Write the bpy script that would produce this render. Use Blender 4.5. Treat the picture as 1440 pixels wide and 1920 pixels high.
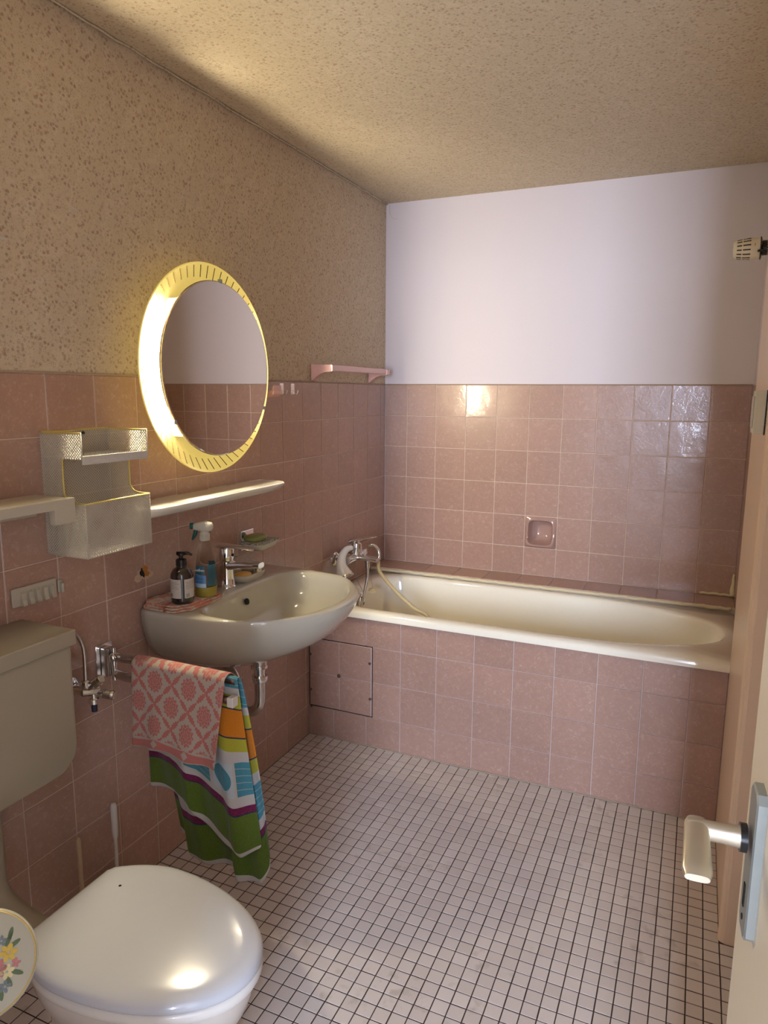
import bpy, bmesh, math, random
from mathutils import Vector, Matrix
random.seed(7)
S = bpy.context.scene
for o in list(bpy.data.objects): bpy.data.objects.remove(o)
COL = S.collection
PI = math.pi

# ---------------------------------------------------------------- camera
F, CX, CY, CZ, YAW, PIT, ROL = 1322.9, 1.4475, -3.2801, 1.4575, 0.4164, 0.1669, 0.0067
CAMP = Vector((CX, CY, CZ))
FW = Vector((-math.sin(YAW)*math.cos(PIT), math.cos(YAW)*math.cos(PIT), -math.sin(PIT)))
_r = Vector((math.cos(YAW), math.sin(YAW), 0)); _u = _r.cross(FW)
RT = math.cos(ROL)*_r + math.sin(ROL)*_u
UP = -math.sin(ROL)*_r + math.cos(ROL)*_u
cam = bpy.data.cameras.new('camera'); cam.sensor_fit = 'VERTICAL'; cam.sensor_height = 36
cam.lens = F*36/1920; cam.clip_start = 0.01; cam.clip_end = 50
camo = bpy.data.objects.new('camera', cam); COL.objects.link(camo)
M = Matrix((RT, UP, -FW)).transposed().to_4x4(); M.translation = CAMP
camo.matrix_world = M
S.camera = camo

def at(px, py, ax, v):
    """pixel -> point on the plane ax = v of the room"""
    d = FW + RT*(px-720)/F - UP*(py-960)/F
    i = 'xyz'.index(ax); t = (v-CAMP[i])/d[i]
    return CAMP + d*t

# ---------------------------------------------------------------- world, daylight, exposure
w = bpy.data.worlds.new('world'); S.world = w; w.use_nodes = True
w.node_tree.nodes['Background'].inputs[0].default_value = (0.75, 0.83, 1, 1)
w.node_tree.nodes['Background'].inputs[1].default_value = 1.0
vs = S.view_settings
vs.view_transform = 'Standard'; vs.look = 'None'; vs.exposure = -0.34; vs.gamma = 1; vs.use_curve_mapping = False

def area(name, loc, rot, sx, sy, power, color):
    l = bpy.data.lights.new(name, 'AREA'); l.shape = 'RECTANGLE'; l.size = sx; l.size_y = sy
    l.energy = power; l.color = color
    o = bpy.data.objects.new(name, l); COL.objects.link(o); o.location = loc; o.rotation_euler = rot
    return o
# added daylight lamp, set at the invented hall window behind the doorway
area('added_daylight', (1.765, -5.545, 1.45), (PI/2, 0, 0), 0.42, 1.20, 290, (0.64, 0.76, 1.0))
TUBE_POWER = 1080

# ---------------------------------------------------------------- helpers
ORG = {}
def finish(name, verts, faces, m, parent=None, smooth=False, loc=None, uvs=None, sharp=None):
    """one mesh object; verts are in world coordinates"""
    org = ORG[parent.name] if parent else Vector(loc or (0, 0, 0))
    me = bpy.data.meshes.new(name)
    me.from_pydata([tuple(Vector(v)-org) for v in verts], [], faces)
    if uvs:
        ul = me.uv_layers.new(name='UVMap')
        for li, lp in enumerate(me.loops): ul.data[li].uv = uvs[lp.vertex_index]
    me.validate()
    bm = bmesh.new(); bm.from_mesh(me)
    bmesh.ops.recalc_face_normals(bm, faces=bm.faces)
    bm.to_mesh(me); bm.free()
    if smooth:
        me.polygons.foreach_set('use_smooth', [True]*len(me.polygons))
        if sharp is not None: me.set_sharp_from_angle(angle=math.radians(sharp))
    for mm in (m if isinstance(m, (list, tuple)) else [m]): me.materials.append(mm)
    o = bpy.data.objects.new(name, me); COL.objects.link(o)
    if parent: o.parent = parent
    else: o.location = org
    ORG[o.name] = org.copy()
    return o
def tag(o, label=None, cat=None, group=None, kind=None):
    if label: o['label'] = label
    if cat: o['category'] = cat
    if group: o['group'] = group
    if kind: o['kind'] = kind
    return o
def empty(name, loc, label, cat, group=None):
    o = bpy.data.objects.new(name, None); COL.objects.link(o); o.location = loc
    o.empty_display_size = .02
    ORG[o.name] = Vector(loc)
    return tag(o, label, cat, group)

class MB:
    def __init__(s): s.v = []; s.f = []; s.uv = None
    def add(s, v, f):
        n = len(s.v); s.v += [Vector(q) for q in v]; s.f += [tuple(i+n for i in q) for q in f]; return s
    def bm(s, bm):
        bm.verts.index_update(); s.add([v.co.copy() for v in bm.verts], [[v.index for v in f.verts] for f in bm.faces]); bm.free(); return s
    def box(s, a, b, bev=0, seg=2, rot=None):
        a, b = Vector(a), Vector(b); c = (a+b)/2; d = b-a
        bm = bmesh.new(); bmesh.ops.create_cube(bm, size=1)
        for v in bm.verts: v.co = Vector((v.co.x*d.x, v.co.y*d.y, v.co.z*d.z))
        if bev: bmesh.ops.bevel(bm, geom=bm.edges[:], offset=bev, segments=seg, profile=.5, affect='EDGES')
        for v in bm.verts: v.co = (rot @ v.co if rot else v.co)+c
        return s.bm(bm)
    def ring(s, rings, cap0=True, cap1=True, closed=True):
        n = len(rings[0]); v = [p for r in rings for p in r]; f = []
        for i in range(len(rings)-1):
            for k in range(n if closed else n-1):
                f.append((i*n+k, i*n+(k+1) % n, (i+1)*n+(k+1) % n, (i+1)*n+k))
        if cap0: f.append(tuple(range(n))[::-1])
        if cap1: f.append(tuple((len(rings)-1)*n+k for k in range(n)))
        return s.add(v, f)
    def tube(s, path, r, n=12, cap=True, rs=None, smooth=0):
        P = [Vector(p) for p in path]
        if smooth: P, rs = catmull(P, smooth, rs)
        rings = []; up = Vector((0, 0, 1)); prev = None
        for i, p in enumerate(P):
            t = (P[min(i+1, len(P)-1)]-P[max(i-1, 0)]).normalized()
            if prev is None:
                a = up if abs(t.z) < .9 else Vector((1, 0, 0))
                x = t.cross(a).normalized()
            else:
                x = (prev-t*prev.dot(t)).normalized()
            prev = x; y = t.cross(x); q = rs[i] if rs else r
            rings.append([p+(x*math.cos(2*PI*k/n)+y*math.sin(2*PI*k/n))*q for k in range(n)])
        return s.ring(rings, cap, cap)
    def lathe(s, prof, base, axis=(0, 0, 1), n=24, cap=True):
        """prof: (radius, distance along axis)"""
        ax = Vector(axis).normalized(); a = Vector((1, 0, 0)) if abs(ax.x) < .9 else Vector((0, 1, 0))
        x = ax.cross(a).normalized(); y = ax.cross(x); b = Vector(base)
        rings = [[b+ax*h+(x*math.cos(2*PI*k/n)+y*math.sin(2*PI*k/n))*max(r, 1e-5) for k in range(n)] for r, h in prof]
        return s.ring(rings, cap, cap)
    def build(s, name, m, parent=None, smooth=False, loc=None, sharp=None):
        return finish(name, s.v, s.f, m, parent, smooth, loc, None, sharp)
def catmull(P, k, rs=None):
    out = []; ro = [] if rs else None
    for i in range(len(P)-1):
        a, b, c, d = P[max(i-1, 0)], P[i], P[i+1], P[min(i+2, len(P)-1)]
        for j in range(k):
            t = j/k
            out.append(.5*((2*b)+(c-a)*t+(2*a-5*b+4*c-d)*t*t+(3*b-a-3*c+d)*t**3))
            if rs: ro.append(rs[i]+(rs[i+1]-rs[i])*t)
    out.append(P[-1])
    if rs: ro.append(rs[-1])
    return out, ro
def rot_to(zdir, xhint=(1, 0, 0)):
    z = Vector(zdir).normalized(); x = Vector(xhint); x = (x-z*x.dot(z)).normalized(); y = z.cross(x)
    return Matrix((x, y, z)).transposed()

# ---------------------------------------------------------------- materials
def newmat(name):
    m = bpy.data.materials.new(name); m.use_nodes = True
    return m, m.node_tree, m.node_tree.nodes['Principled BSDF']
def N(nt, typ, **kw):
    n = nt.nodes.new(typ)
    for k, v in kw.items(): setattr(n, k, v)
    return n
def plain(name, col, rough=.4, metal=0, bump=0, scale=60, coat=0, vary=.06, spec=.5, trans=0, ior=1.45, alpha=1):
    m, nt, b = newmat(name)
    b.inputs['Roughness'].default_value = rough; b.inputs['Metallic'].default_value = metal
    b.inputs['Coat Weight'].default_value = coat; b.inputs['Specular IOR Level'].default_value = spec
    b.inputs['Transmission Weight'].default_value = trans; b.inputs['IOR'].default_value = ior
    tc = N(nt, 'ShaderNodeTexCoord'); no = N(nt, 'ShaderNodeTexNoise'); no.inputs['Scale'].default_value = scale
    no.inputs['Detail'].default_value = 4
    nt.links.new(tc.outputs['Object'], no.inputs['Vector'])
    mx = N(nt, 'ShaderNodeMix', data_type='RGBA')
    mx.inputs[6].default_value = (*[c*(1-vary) for c in col], 1); mx.inputs[7].default_value = (*[min(1, c*(1+vary)) for c in col], 1)
    nt.links.new(no.outputs[0], mx.inputs[0]); nt.links.new(mx.outputs[2], b.inputs['Base Color'])
    if bump:
        bp = N(nt, 'ShaderNodeBump'); bp.inputs['Strength'].default_value = bump; bp.inputs['Distance'].default_value = .002
        nt.links.new(no.outputs[0], bp.inputs['Height']); nt.links.new(bp.outputs[0], b.inputs['Normal'])
    return m
def mth(nt, op, a, b=None, c=None):
    n = N(nt, 'ShaderNodeMath', operation=op)
    for i, q in enumerate((a, b, c)):
        if q is None: continue
        if isinstance(q, (int, float)): n.inputs[i].default_value = q
        else: nt.links.new(q, n.inputs[i])
    return n.outputs[0]
def mixc(nt, f, a, b):
    n = N(nt, 'ShaderNodeMix', data_type='RGBA')
    for i, q in ((0, f), (6, a), (7, b)):
        if isinstance(q, (int, float)): n.inputs[i].default_value = q
        elif isinstance(q, tuple): n.inputs[i].default_value = (*q, 1)
        else: nt.links.new(q, n.inputs[i])
    return n.outputs[2]
def ramp(nt, fac, stops, interp='LINEAR'):
    n = N(nt, 'ShaderNodeValToRGB'); n.color_ramp.interpolation = interp
    e = n.color_ramp.elements
    while len(e) < len(stops): e.new(.5)
    for i, (p, c) in enumerate(stops): e[i].position = p; e[i].color = (*c, 1)
    nt.links.new(fac, n.inputs[0]); return n.outputs[0]

def tile_mat(name, base, fleck, rough, dark):
    m, nt, b = newmat(name)
    tc = N(nt, 'ShaderNodeTexCoord'); oi = N(nt, 'ShaderNodeObjectInfo')
    off = N(nt, 'ShaderNodeVectorMath', operation='ADD')
    cv = N(nt, 'ShaderNodeCombineXYZ')
    r1 = mth(nt, 'MULTIPLY', oi.outputs['Random'], 37.0); r2 = mth(nt, 'MULTIPLY', oi.outputs['Random'], -91.0)
    nt.links.new(r1, cv.inputs[0]); nt.links.new(r2, cv.inputs[1]); nt.links.new(r1, cv.inputs[2])
    nt.links.new(tc.outputs['Object'], off.inputs[0]); nt.links.new(cv.outputs[0], off.inputs[1])
    n1 = N(nt, 'ShaderNodeTexNoise'); n1.inputs['Scale'].default_value = 30; n1.inputs['Detail'].default_value = 3
    n1.inputs['Distortion'].default_value = 1.2
    n2 = N(nt, 'ShaderNodeTexNoise'); n2.inputs['Scale'].default_value = 85; n2.inputs['Detail'].default_value = 2
    n2.inputs['Distortion'].default_value = 1.4
    n3 = N(nt, 'ShaderNodeTexNoise'); n3.inputs['Scale'].default_value = 9; n3.inputs['Detail'].default_value = 1
    for n in (n1, n2, n3): nt.links.new(off.outputs[0], n.inputs['Vector'])
    c = mixc(nt, n1.outputs[0], dark, base)
    f = mth(nt, 'MULTIPLY', mth(nt, 'SMOOTH_MIN', mth(nt, 'MAXIMUM', mth(nt, 'MULTIPLY', mth(nt, 'SUBTRACT', n2.outputs[0], .53), 5.0), 0.0), 1.0, .2), .6)
    f = mth(nt, 'MULTIPLY', f, mth(nt, 'ADD', n1.outputs[0], .15))
    c = mixc(nt, f, c, fleck)
    # each tile of the batch a touch lighter or darker
    hsv = N(nt, 'ShaderNodeHueSaturation'); nt.links.new(c, hsv.inputs['Color'])
    nt.links.new(mth(nt, 'ADD', mth(nt, 'MULTIPLY', oi.outputs['Random'], .10), .95), hsv.inputs['Value'])
    nt.links.new(hsv.outputs[0], b.inputs['Base Color'])
    b.inputs['Roughness'].default_value = rough
    b.inputs['Coat Weight'].default_value = .35; b.inputs['Coat Roughness'].default_value = .06
    bp = N(nt, 'ShaderNodeBump'); bp.inputs['Strength'].default_value = .5; bp.inputs['Distance'].default_value = .004
    nt.links.new(mth(nt, 'ADD', mth(nt, 'ADD', n3.outputs[0], mth(nt, 'MULTIPLY', n1.outputs[0], .30)), mth(nt, 'MULTIPLY', n2.outputs[0], .10)), bp.inputs['Height'])
    nt.links.new(bp.outputs[0], b.inputs['Normal']); nt.links.new(bp.outputs[0], b.inputs['Coat Normal'])
    return m
PINK = tile_mat('pink_tile', (.415, .250, .188), (.56, .41, .33), .30, (.34, .198, .147))
GROUT = plain('pale_grout', (.62, .50, .40), .85, bump=.3, scale=120)
PANELGROUT = plain('grey_grout', (.60, .50, .46), .85, bump=.3, scale=120)

def wallpaper_mat(name, ground, dark, light, axes):
    m, nt, b = newmat(name)
    tc = N(nt, 'ShaderNodeTexCoord'); sp = N(nt, 'ShaderNodeSeparateXYZ'); nt.links.new(tc.outputs['Object'], sp.inputs[0])
    cb = N(nt, 'ShaderNodeCombineXYZ')
    nt.links.new(sp.outputs[axes[0]], cb.inputs[0]); nt.links.new(sp.outputs[axes[1]], cb.inputs[1])
    ro = N(nt, 'ShaderNodeMapping'); ro.inputs['Rotation'].default_value = (0, 0, .45)
    nt.links.new(cb.outputs[0], ro.inputs[0])
    v1 = N(nt, 'ShaderNodeTexVoronoi'); v1.inputs['Scale'].default_value = 88; v1.inputs['Randomness'].default_value = .75
    v2 = N(nt, 'ShaderNodeTexVoronoi'); v2.inputs['Scale'].default_value = 180; v2.inputs['Randomness'].default_value = .9
    n1 = N(nt, 'ShaderNodeTexNoise'); n1.inputs['Scale'].default_value = 170; n1.inputs['Detail'].default_value = 4
    n1.inputs['Distortion'].default_value = 2
    n2 = N(nt, 'ShaderNodeTexNoise'); n2.inputs['Scale'].default_value = 40; n2.inputs['Detail'].default_value = 2
    wv = N(nt, 'ShaderNodeTexWave'); wv.inputs['Scale'].default_value = 3.2; wv.inputs['Distortion'].default_value = 9; wv.inputs['Detail'].default_value = 3
    wv.inputs['Detail Scale'].default_value = 5
    for n in (v1, v2, n1, n2, wv): nt.links.new(ro.outputs[0], n.inputs['Vector'])
    def lt(x, t, k):  # soft step below t
        return mth(nt, 'MINIMUM', mth(nt, 'MAXIMUM', mth(nt, 'MULTIPLY', mth(nt, 'SUBTRACT', t, x), k), 0.0), 1.0)
    blob = lt(mth(nt, 'ADD', v1.outputs['Distance'], mth(nt, 'MULTIPLY', n1.outputs[0], .9)), .90, 5.0)
    blob = mth(nt, 'MULTIPLY', blob, mth(nt, 'MINIMUM', mth(nt, 'MAXIMUM', mth(nt, 'MULTIPLY', mth(nt, 'SUBTRACT', n2.outputs[0], .36), 5.0), .45), 1.0))
    dots = lt(mth(nt, 'ADD', v2.outputs['Distance'], mth(nt, 'MULTIPLY', n1.outputs[0], .7)), .66, 6.0)
    stem = lt(wv.outputs['Fac'], .16, 7.0)
    c = mixc(nt, mth(nt, 'MULTIPLY', stem, .28), ground, light)
    c = mixc(nt, mth(nt, 'MULTIPLY', dots, .62), c, dark)
    hue = mixc(nt, v1.outputs['Color'], (dark[0]*1.25, dark[1]*.80, dark[2]*.85), (dark[0]*.85, dark[1]*1.0, dark[2]*.95))
    c = mixc(nt, mth(nt, 'MULTIPLY', blob, .75), c, hue)
    c = mixc(nt, mth(nt, 'MULTIPLY', mth(nt, 'SUBTRACT', n1.outputs[0], .45), .7), c, light)
    nt.links.new(c, b.inputs['Base Color']); b.inputs['Roughness'].default_value = .75; b.inputs['Specular IOR Level'].default_value = .25
    bp = N(nt, 'ShaderNodeBump'); bp.inputs['Strength'].default_value = .35; bp.inputs['Distance'].default_value = .0015
    nt.links.new(n1.outputs[0], bp.inputs['Height']); nt.links.new(bp.outputs[0], b.inputs['Normal'])
    return m
WP = wallpaper_mat('floral_wallpaper', (.53, .43, .31), (.26, .185, .125), (.66, .56, .43), (1, 2))
WPC = wallpaper_mat('floral_ceiling_paper', (.56, .47, .34), (.31, .24, .16), (.68, .59, .46), (0, 1))
PAINT = plain('pale_pink_paint', (.66, .59, .60), .7, bump=.15, scale=250, vary=.03)
OILPAINT = plain('glossy_peach_paint', (.80, .60, .43), .30, bump=.05, scale=15, vary=.03)
DOORP = plain('cream_door_paint', (.78, .72, .58), .35, bump=.05, scale=80, vary=.03)
FLOORG = plain('dark_brown_grout', (.055, .034, .025), .9, bump=.3, scale=200, vary=.2)
def mosaic_mat():
    m, nt, b = newmat('mosaic_tile')
    geo = N(nt, 'ShaderNodeNewGeometry'); n1 = N(nt, 'ShaderNodeTexNoise'); n1.inputs['Scale'].default_value = 4.5; n1.inputs['Detail'].default_value = 7
    n2 = N(nt, 'ShaderNodeTexNoise'); n2.inputs['Scale'].default_value = 26; n2.inputs['Detail'].default_value = 6
    n3 = N(nt, 'ShaderNodeTexWhiteNoise'); 
    sn = N(nt, 'ShaderNodeVectorMath', operation='SNAP'); sn.inputs[1].default_value = (.04, .04, 1)
    ofs = N(nt, 'ShaderNodeVectorMath', operation='ADD'); ofs.inputs[1].default_value = (0, .81, .5)
    nt.links.new(geo.outputs['Position'], ofs.inputs[0]); nt.links.new(ofs.outputs[0], sn.inputs[0]); nt.links.new(sn.outputs[0], n3.inputs['Vector'])
    for n in (n1, n2): nt.links.new(geo.outputs['Position'], n.inputs['Vector'])
    c = mixc(nt, n3.outputs['Value'], (.57, .49, .435), (.64, .56, .50))
    dirt = mth(nt, 'MINIMUM', mth(nt, 'MAXIMUM', mth(nt, 'MULTIPLY', mth(nt, 'SUBTRACT', mth(nt, 'MULTIPLY', n1.outputs[0], n2.outputs[0]), .33), 6.0), 0.0), .55)
    c = mixc(nt, dirt, c, (.36, .29, .23))
    nt.links.new(c, b.inputs['Base Color']); b.inputs['Roughness'].default_value = .42
    return m
MOSAIC = mosaic_mat()
CERAMIC = plain('ivory_ceramic', (.43, .398, .32), .12, coat=.5, vary=.02)
ENAMEL = plain('white_enamel', (.84, .78, .64), .10, coat=.5, vary=.02)
WHITEP = plain('white_plastic', (.62, .58, .53), .25, coat=.2, vary=.02)
LIDP = plain('white_seat_plastic', (.46, .465, .49), .15, coat=.3, vary=.015)
CREAMP = plain('cream_plastic', (.48, .43, .335), .4, vary=.03)
CISTP = plain('cream_cistern_plastic', (.33, .285, .21), .38, vary=.02)
CHROME = plain('chrome', (.80, .79, .78), .10, 1, vary=.02)
DULLCHROME = plain('dull_chrome', (.60, .56, .52), .22, 1, vary=.08, scale=40)
BRASS = plain('yellow_brass_trim', (.62, .50, .14), .4, .4)
MESHM = plain('silver_white_metal', (.55, .51, .44), .38, .25, vary=.05)
ALU = plain('anodised_aluminium', (.66, .60, .47), .32, .85, vary=.03)
STEEL = plain('grey_steel', (.34, .37, .35), .4, .6, vary=.06)
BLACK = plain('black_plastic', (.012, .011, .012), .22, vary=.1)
DARK = plain('dark_hole', (.01, .008, .006), .9)
PINKP = plain('pink_plastic', (.66, .40, .37), .22, coat=.4, vary=.03)
PINKC = plain('pink_ceramic', (.39, .235, .185), .15, coat=.5, vary=.08, scale=40)
GREENSOAP = plain('green_soap', (.22, .24, .07), .35, vary=.1)
ORANGESOAP = plain('amber_soap', (.62, .36, .07), .3, vary=.1)
SPONGE = plain('dark_soap_remnant', (.16, .13, .09), .7)
BROWNBOTTLE = plain('dark_brown_plastic', (.018, .010, .008), .12, coat=.6)
LABELW = plain('white_label', (.50, .46, .41), .5)
LABELB = plain('blue_label', (.10, .24, .50), .4)
LABELLB = plain('pale_blue_label', (.42, .55, .66), .4)
DKBLUE = plain('dark_teal_label', (.035, .12, .17), .35)
GREENP = plain('dark_green_plastic', (.01, .09, .075), .3)
CLEARP = plain('clear_plastic', (.90, .88, .82), .06, trans=1, ior=1.12, vary=.01)
LIQUID = plain('yellow_liquid', (.42, .34, .06), .15, vary=.04)
TRANSW = plain('milky_plastic', (.46, .44, .38), .3, vary=.03)
HOSEM = plain('beige_hose', (.50, .41, .24), .35, vary=.1)
RUBBER = plain('cream_rubber_plug', (.72, .62, .38), .5)
SCREW = plain('rusty_brown_screw', (.09, .05, .03), .6, vary=.3)
CAULK = plain('yellowed_caulk', (.66, .56, .36), .7, bump=.4, scale=60)
GOLD = plain('gold_rim', (.55, .38, .10), .3, .7)
PORC = plain('white_porcelain', (.46, .44, .35), .2, coat=.3, vary=.02)

EDGEM = plain('dado_edge', (.36, .27, .19), .8)
# ---------------------------------------------------------------- room dimensions
T = 0.152; JO = .0024
X0, Z0, Y0 = 0.1184, 1.4992, 0.0561
W = 1.638; H = 2.354; YR = -3.25; YP = -.7916; ZP = .4363; ZL = .606; YL = -.160; XS = 1.600; YB = -1.365
TD = .006   # tile thickness

def struct(name, mb, m, **k):
    return tag(mb.build(name, m, **k), kind='structure')

_tile = {}
def tile_mesh(w, h, m, t=TD, ch=.0012):
    key = (round(w, 4), round(h, 4), m.name, t)
    if key not in _tile:
        v = []; a, b = w/2, h/2
        for q, z in ((0, -t), (0, -ch), (ch*1.3, 0)):
            v += [(-a+q, -b+q, z), (a-q, -b+q, z), (a-q, b-q, z), (-a+q, b-q, z)]
        f = []
        for r in range(2):
            for k in range(4): f.append((r*4+k, r*4+(k+1) % 4, r*4+4+(k+1) % 4, r*4+4+k))
        f.append((8, 9, 10, 11))
        me = bpy.data.meshes.new('tile'); me.from_pydata(v, [], f); me.materials.append(m); _tile[key] = me
    return _tile[key]
def put_tile(parent, c, R, w, h, m=PINK, name='tile', tilt=.004):
    o = bpy.data.objects.new(name, tile_mesh(w, h, m)); COL.objects.link(o); o.parent = parent
    e = Matrix.Rotation(random.uniform(-tilt, tilt), 3, 'X') @ Matrix.Rotation(random.uniform(-tilt, tilt), 3, 'Y')
    M4 = (R @ e).to_4x4(); M4.translation = Vector(c)-ORG[parent.name]
    o.matrix_local = M4
    return o
RL = Matrix(((0, 0, 1), (1, 0, 0), (0, 1, 0)))          # local xy -> world yz, facing +x
RB = Matrix(((1, 0, 0), (0, 0, -1), (0, 1, 0)))         # local xy -> world xz, facing -y
RR = Matrix(((0, 0, -1), (-1, 0, 0), (0, 1, 0)))        # facing -x
RF = Matrix.Identity(3)

def spans(lines, lo, hi):
    L = [lo]+[q for q in sorted(lines) if lo+.004 < q < hi-.004]+[hi]
    return list(zip(L[:-1], L[1:]))

# ---------------------------------------------------------------- floor with mosaic
fl = struct('floor', MB().box((-.1, YR-.1, -.08), (W+.1, .1, -.0010)), FLOORG)
P4 = .040; MW = .0368
cells = []
for i in range(0, 42):
    for j in range(0, 64):
        x = .02+i*P4; y = -.83-j*P4
        if x > 1.655 or y < -3.24: continue
        if x > XS-.005 and y > YB: continue
        d = Vector((x, y, 0))-CAMP; z = d.dot(FW)
        if z < .05: vis = False
        else:
            u = 720+F*d.dot(RT)/z; vv = 960-F*d.dot(UP)/z
            vis = -20 < u < 1380 and vv < 1935
            # behind the toilet lid and its bowl nothing shows
            if u < 470 and vv > 1640: vis = False
        cells.append((not vis, d.length, x, y))
cells.sort()
one = tile_mesh(MW, MW, MOSAIC, .006, .0003)
rest = MB()
for k, (nv, dist, x, y) in enumerate(cells):
    jx, jy = random.uniform(-.0003, .0003), random.uniform(-.0003, .0003)
    if k < 300:
        o = bpy.data.objects.new('mosaic_tile', one); COL.objects.link(o); o.parent = fl
        o.location = (x+jx, y+jy, random.uniform(-.0002, .0002))
        o.rotation_euler = (random.uniform(-.004, .004), random.uniform(-.004, .004), random.uniform(-.006, .006))
    else:
        zz = random.uniform(-.0002, .0002)
        rest.add([(v.co.x+x+jx, v.co.y+y+jy, v.co.z+zz) for v in one.vertices], [tuple(p.vertices) for p in one.polygons])
for i in range(40):
    rest.add([(v.co.x+.02+i*P4, v.co.y*.45-.8015, v.co.z) for v in one.vertices], [tuple(p.vertices) for p in one.polygons])
tag(rest.build('mosaic_tiles', MOSAIC, fl), kind='stuff')

# ---------------------------------------------------------------- left wall
wl = struct('wall_left', MB().box((-.12, YR-.1, -.02), (-.0035, .12, H+.1)), WP)
gl = MB().box((-.0036, YR, 0), (-.0016, 0, Z0)).build('grout', GROUT, wl)
rows = spans([Z0-j*T for j in range(12)], 0.0, Z0)
cols = spans([-(Y0+n*T) for n in range(30)], YR, 0.0)
for (z1, z2) in rows:
    for (y1, y2) in cols:
        if z2 < .58 and y1 > -.78: continue          # hidden behind the tub
        w_, h_ = y2-y1-JO, z2-z1-JO
        if w_ < .01 or h_ < .01: continue
        put_tile(wl, (0, (y1+y2)/2, (z1+z2)/2), RL, w_, h_)
MB().box((-.0034, YR, Z0-.001), (.0006, 0, Z0+.004), .0008, 1).build('paper_edge', EDGEM, wl)
# broken tile with rust and a dark hole
hp = at(270, 1074, 'x', .001)
def blob(cx, cy, cz, r, seed, n=22, ax='x', sy=1, sz=1):
    rnd = random.Random(seed); ph = [rnd.uniform(0, 6.28) for _ in range(4)]
    v = []
    for k in range(n):
        a = 2*PI*k/n; q = r*(1+.25*math.sin(2*a+ph[0])+.2*math.sin(3*a+ph[1])+.14*math.sin(5*a+ph[2])+.1*math.sin(9*a+ph[3]))
        v.append((q*math.cos(a)*sy, q*math.sin(a)*sz))
    mb = MB()
    th = .0006
    mb.ring([[Vector((cx, cy+a, cz+b)) for a, b in v], [Vector((cx+th, cy+a*.95, cz+b*.95)) for a, b in v]])
    return mb
RUST = plain('rust_stain', (.42, .17, .03), .8, vary=.5, scale=200)
PLAST = plain('bare_plaster', (.52, .36, .24), .9, vary=.3, scale=150)
ch = blob(.0002, hp.y, hp.z-.004, .024, 3, sy=1.15).build('chipped_plaster', PLAST, wl)
blob(.0007, hp.y+.006, hp.z+.004, .014, 5, sy=1.2).build('rust_stain', RUST, ch)
blob(.0012, hp.y-.008, hp.z+.001, .0105, 11, sy=.8, sz=1.25).build('hole', DARK, ch)

for tx, ty_, rr in ((138, 391, .006), (4, 446, .007)):
    q1 = at(tx, ty_, 'x', -.003)
    blob(-.0034, q1.y, q1.z, rr, int(tx), sy=1.5, sz=.6).build('torn_paper', LABELW, wl)
# ---------------------------------------------------------------- back wall, with the recessed soap niche
NX1, NX2 = X0+4*T, X0+5*T; NZ2, NZ1 = Z0-4*T, Z0-5*T
q = .012
bw = MB()
for a, b in (((-.12, .0035, -.02), (NX1+q, .13, H+.1)), ((NX2-q, .0035, -.02), (W+.2, .13, H+.1)),
             ((NX1+q, .0035, -.02), (NX2-q, .13, NZ1+q)), ((NX1+q, .0035, NZ2-q), (NX2-q, .13, H+.1))): bw.box(a, b)
wb = struct('wall_back', bw, PAINT)
gb = MB()
for a, b in (((0, .0016, ZL-.02), (NX1+q, .0036, Z0)), ((NX2-q, .0016, ZL-.02), (W, .0036, Z0)),
             ((NX1+q, .0016, ZL-.02), (NX2-q, .0036, NZ1+q)), ((NX1+q, .0016, NZ2-q), (NX2-q, .0036, Z0))): gb.box(a, b)
gb.build('grout', GROUT, wb)
brow = spans([Z0-j*T for j in range(12)], ZL, Z0); bcol = spans([X0+k*T for k in range(11)], 0, W)
for (z1, z2) in brow:
    for (x1, x2) in bcol:
        if abs(x1-NX1) < .01 and abs(z2-NZ2) < .01: continue
        w_, h_ = x2-x1-JO, z2-z1-JO
        if w_ > .01 and h_ > .01: put_tile(wb, ((x1+x2)/2, 0, (z1+z2)/2), RB, w_, h_)
MB().box((0, -.0004, Z0-.001), (W, .0034, Z0+.004), .0008, 1).build('paint_edge', EDGEM, wb)
MB().tube([at(731, 384, 'y', .0035), at(731, 398, 'y', .0035), at(735, 408, 'y', .0035), at(744, 411, 'y', .0035)], .002, 6, smooth=4).build('paint_crack', CAULK, wb, True)
# soap niche: a ceramic tile with a rounded hollow and a lip
def rrect(cx, cz, a, b, n=40, e=5):
    out = []
    for k in range(n):
        t = 2*PI*k/n; c, s = math.cos(t), math.sin(t)
        out.append((cx+a*math.copysign(abs(c)**(2/e), c), cz+b*math.copysign(abs(s)**(2/e), s)))
    return out
ncx, ncz = (NX1+NX2)/2, (NZ1+NZ2)/2
rings = []
for a, y, e, dz in ((.0745, .004, 30, 0), (.0745, -.001, 30, 0), (.072, -.003, 24, 0), (.068, -.004, 6, 0), (.064, -.009, 5, 0), (.058, -.008, 4.5, 0), (.054, .004, 4.5, .001), (.050, .03, 4, .002), (.040, .05, 4, .002), (.02, .056, 3, .002)):
    rings.append([Vector((x, y-(.010 if z < ncz-.03 and -.010 < y < -.003 else 0), z+dz)) for x, z in rrect(ncx, ncz, a, a, 44, e)])
nb = MB().ring(rings, False, True)
nb.build('soap_niche', PINKC, wb, True, sharp=60)

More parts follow.
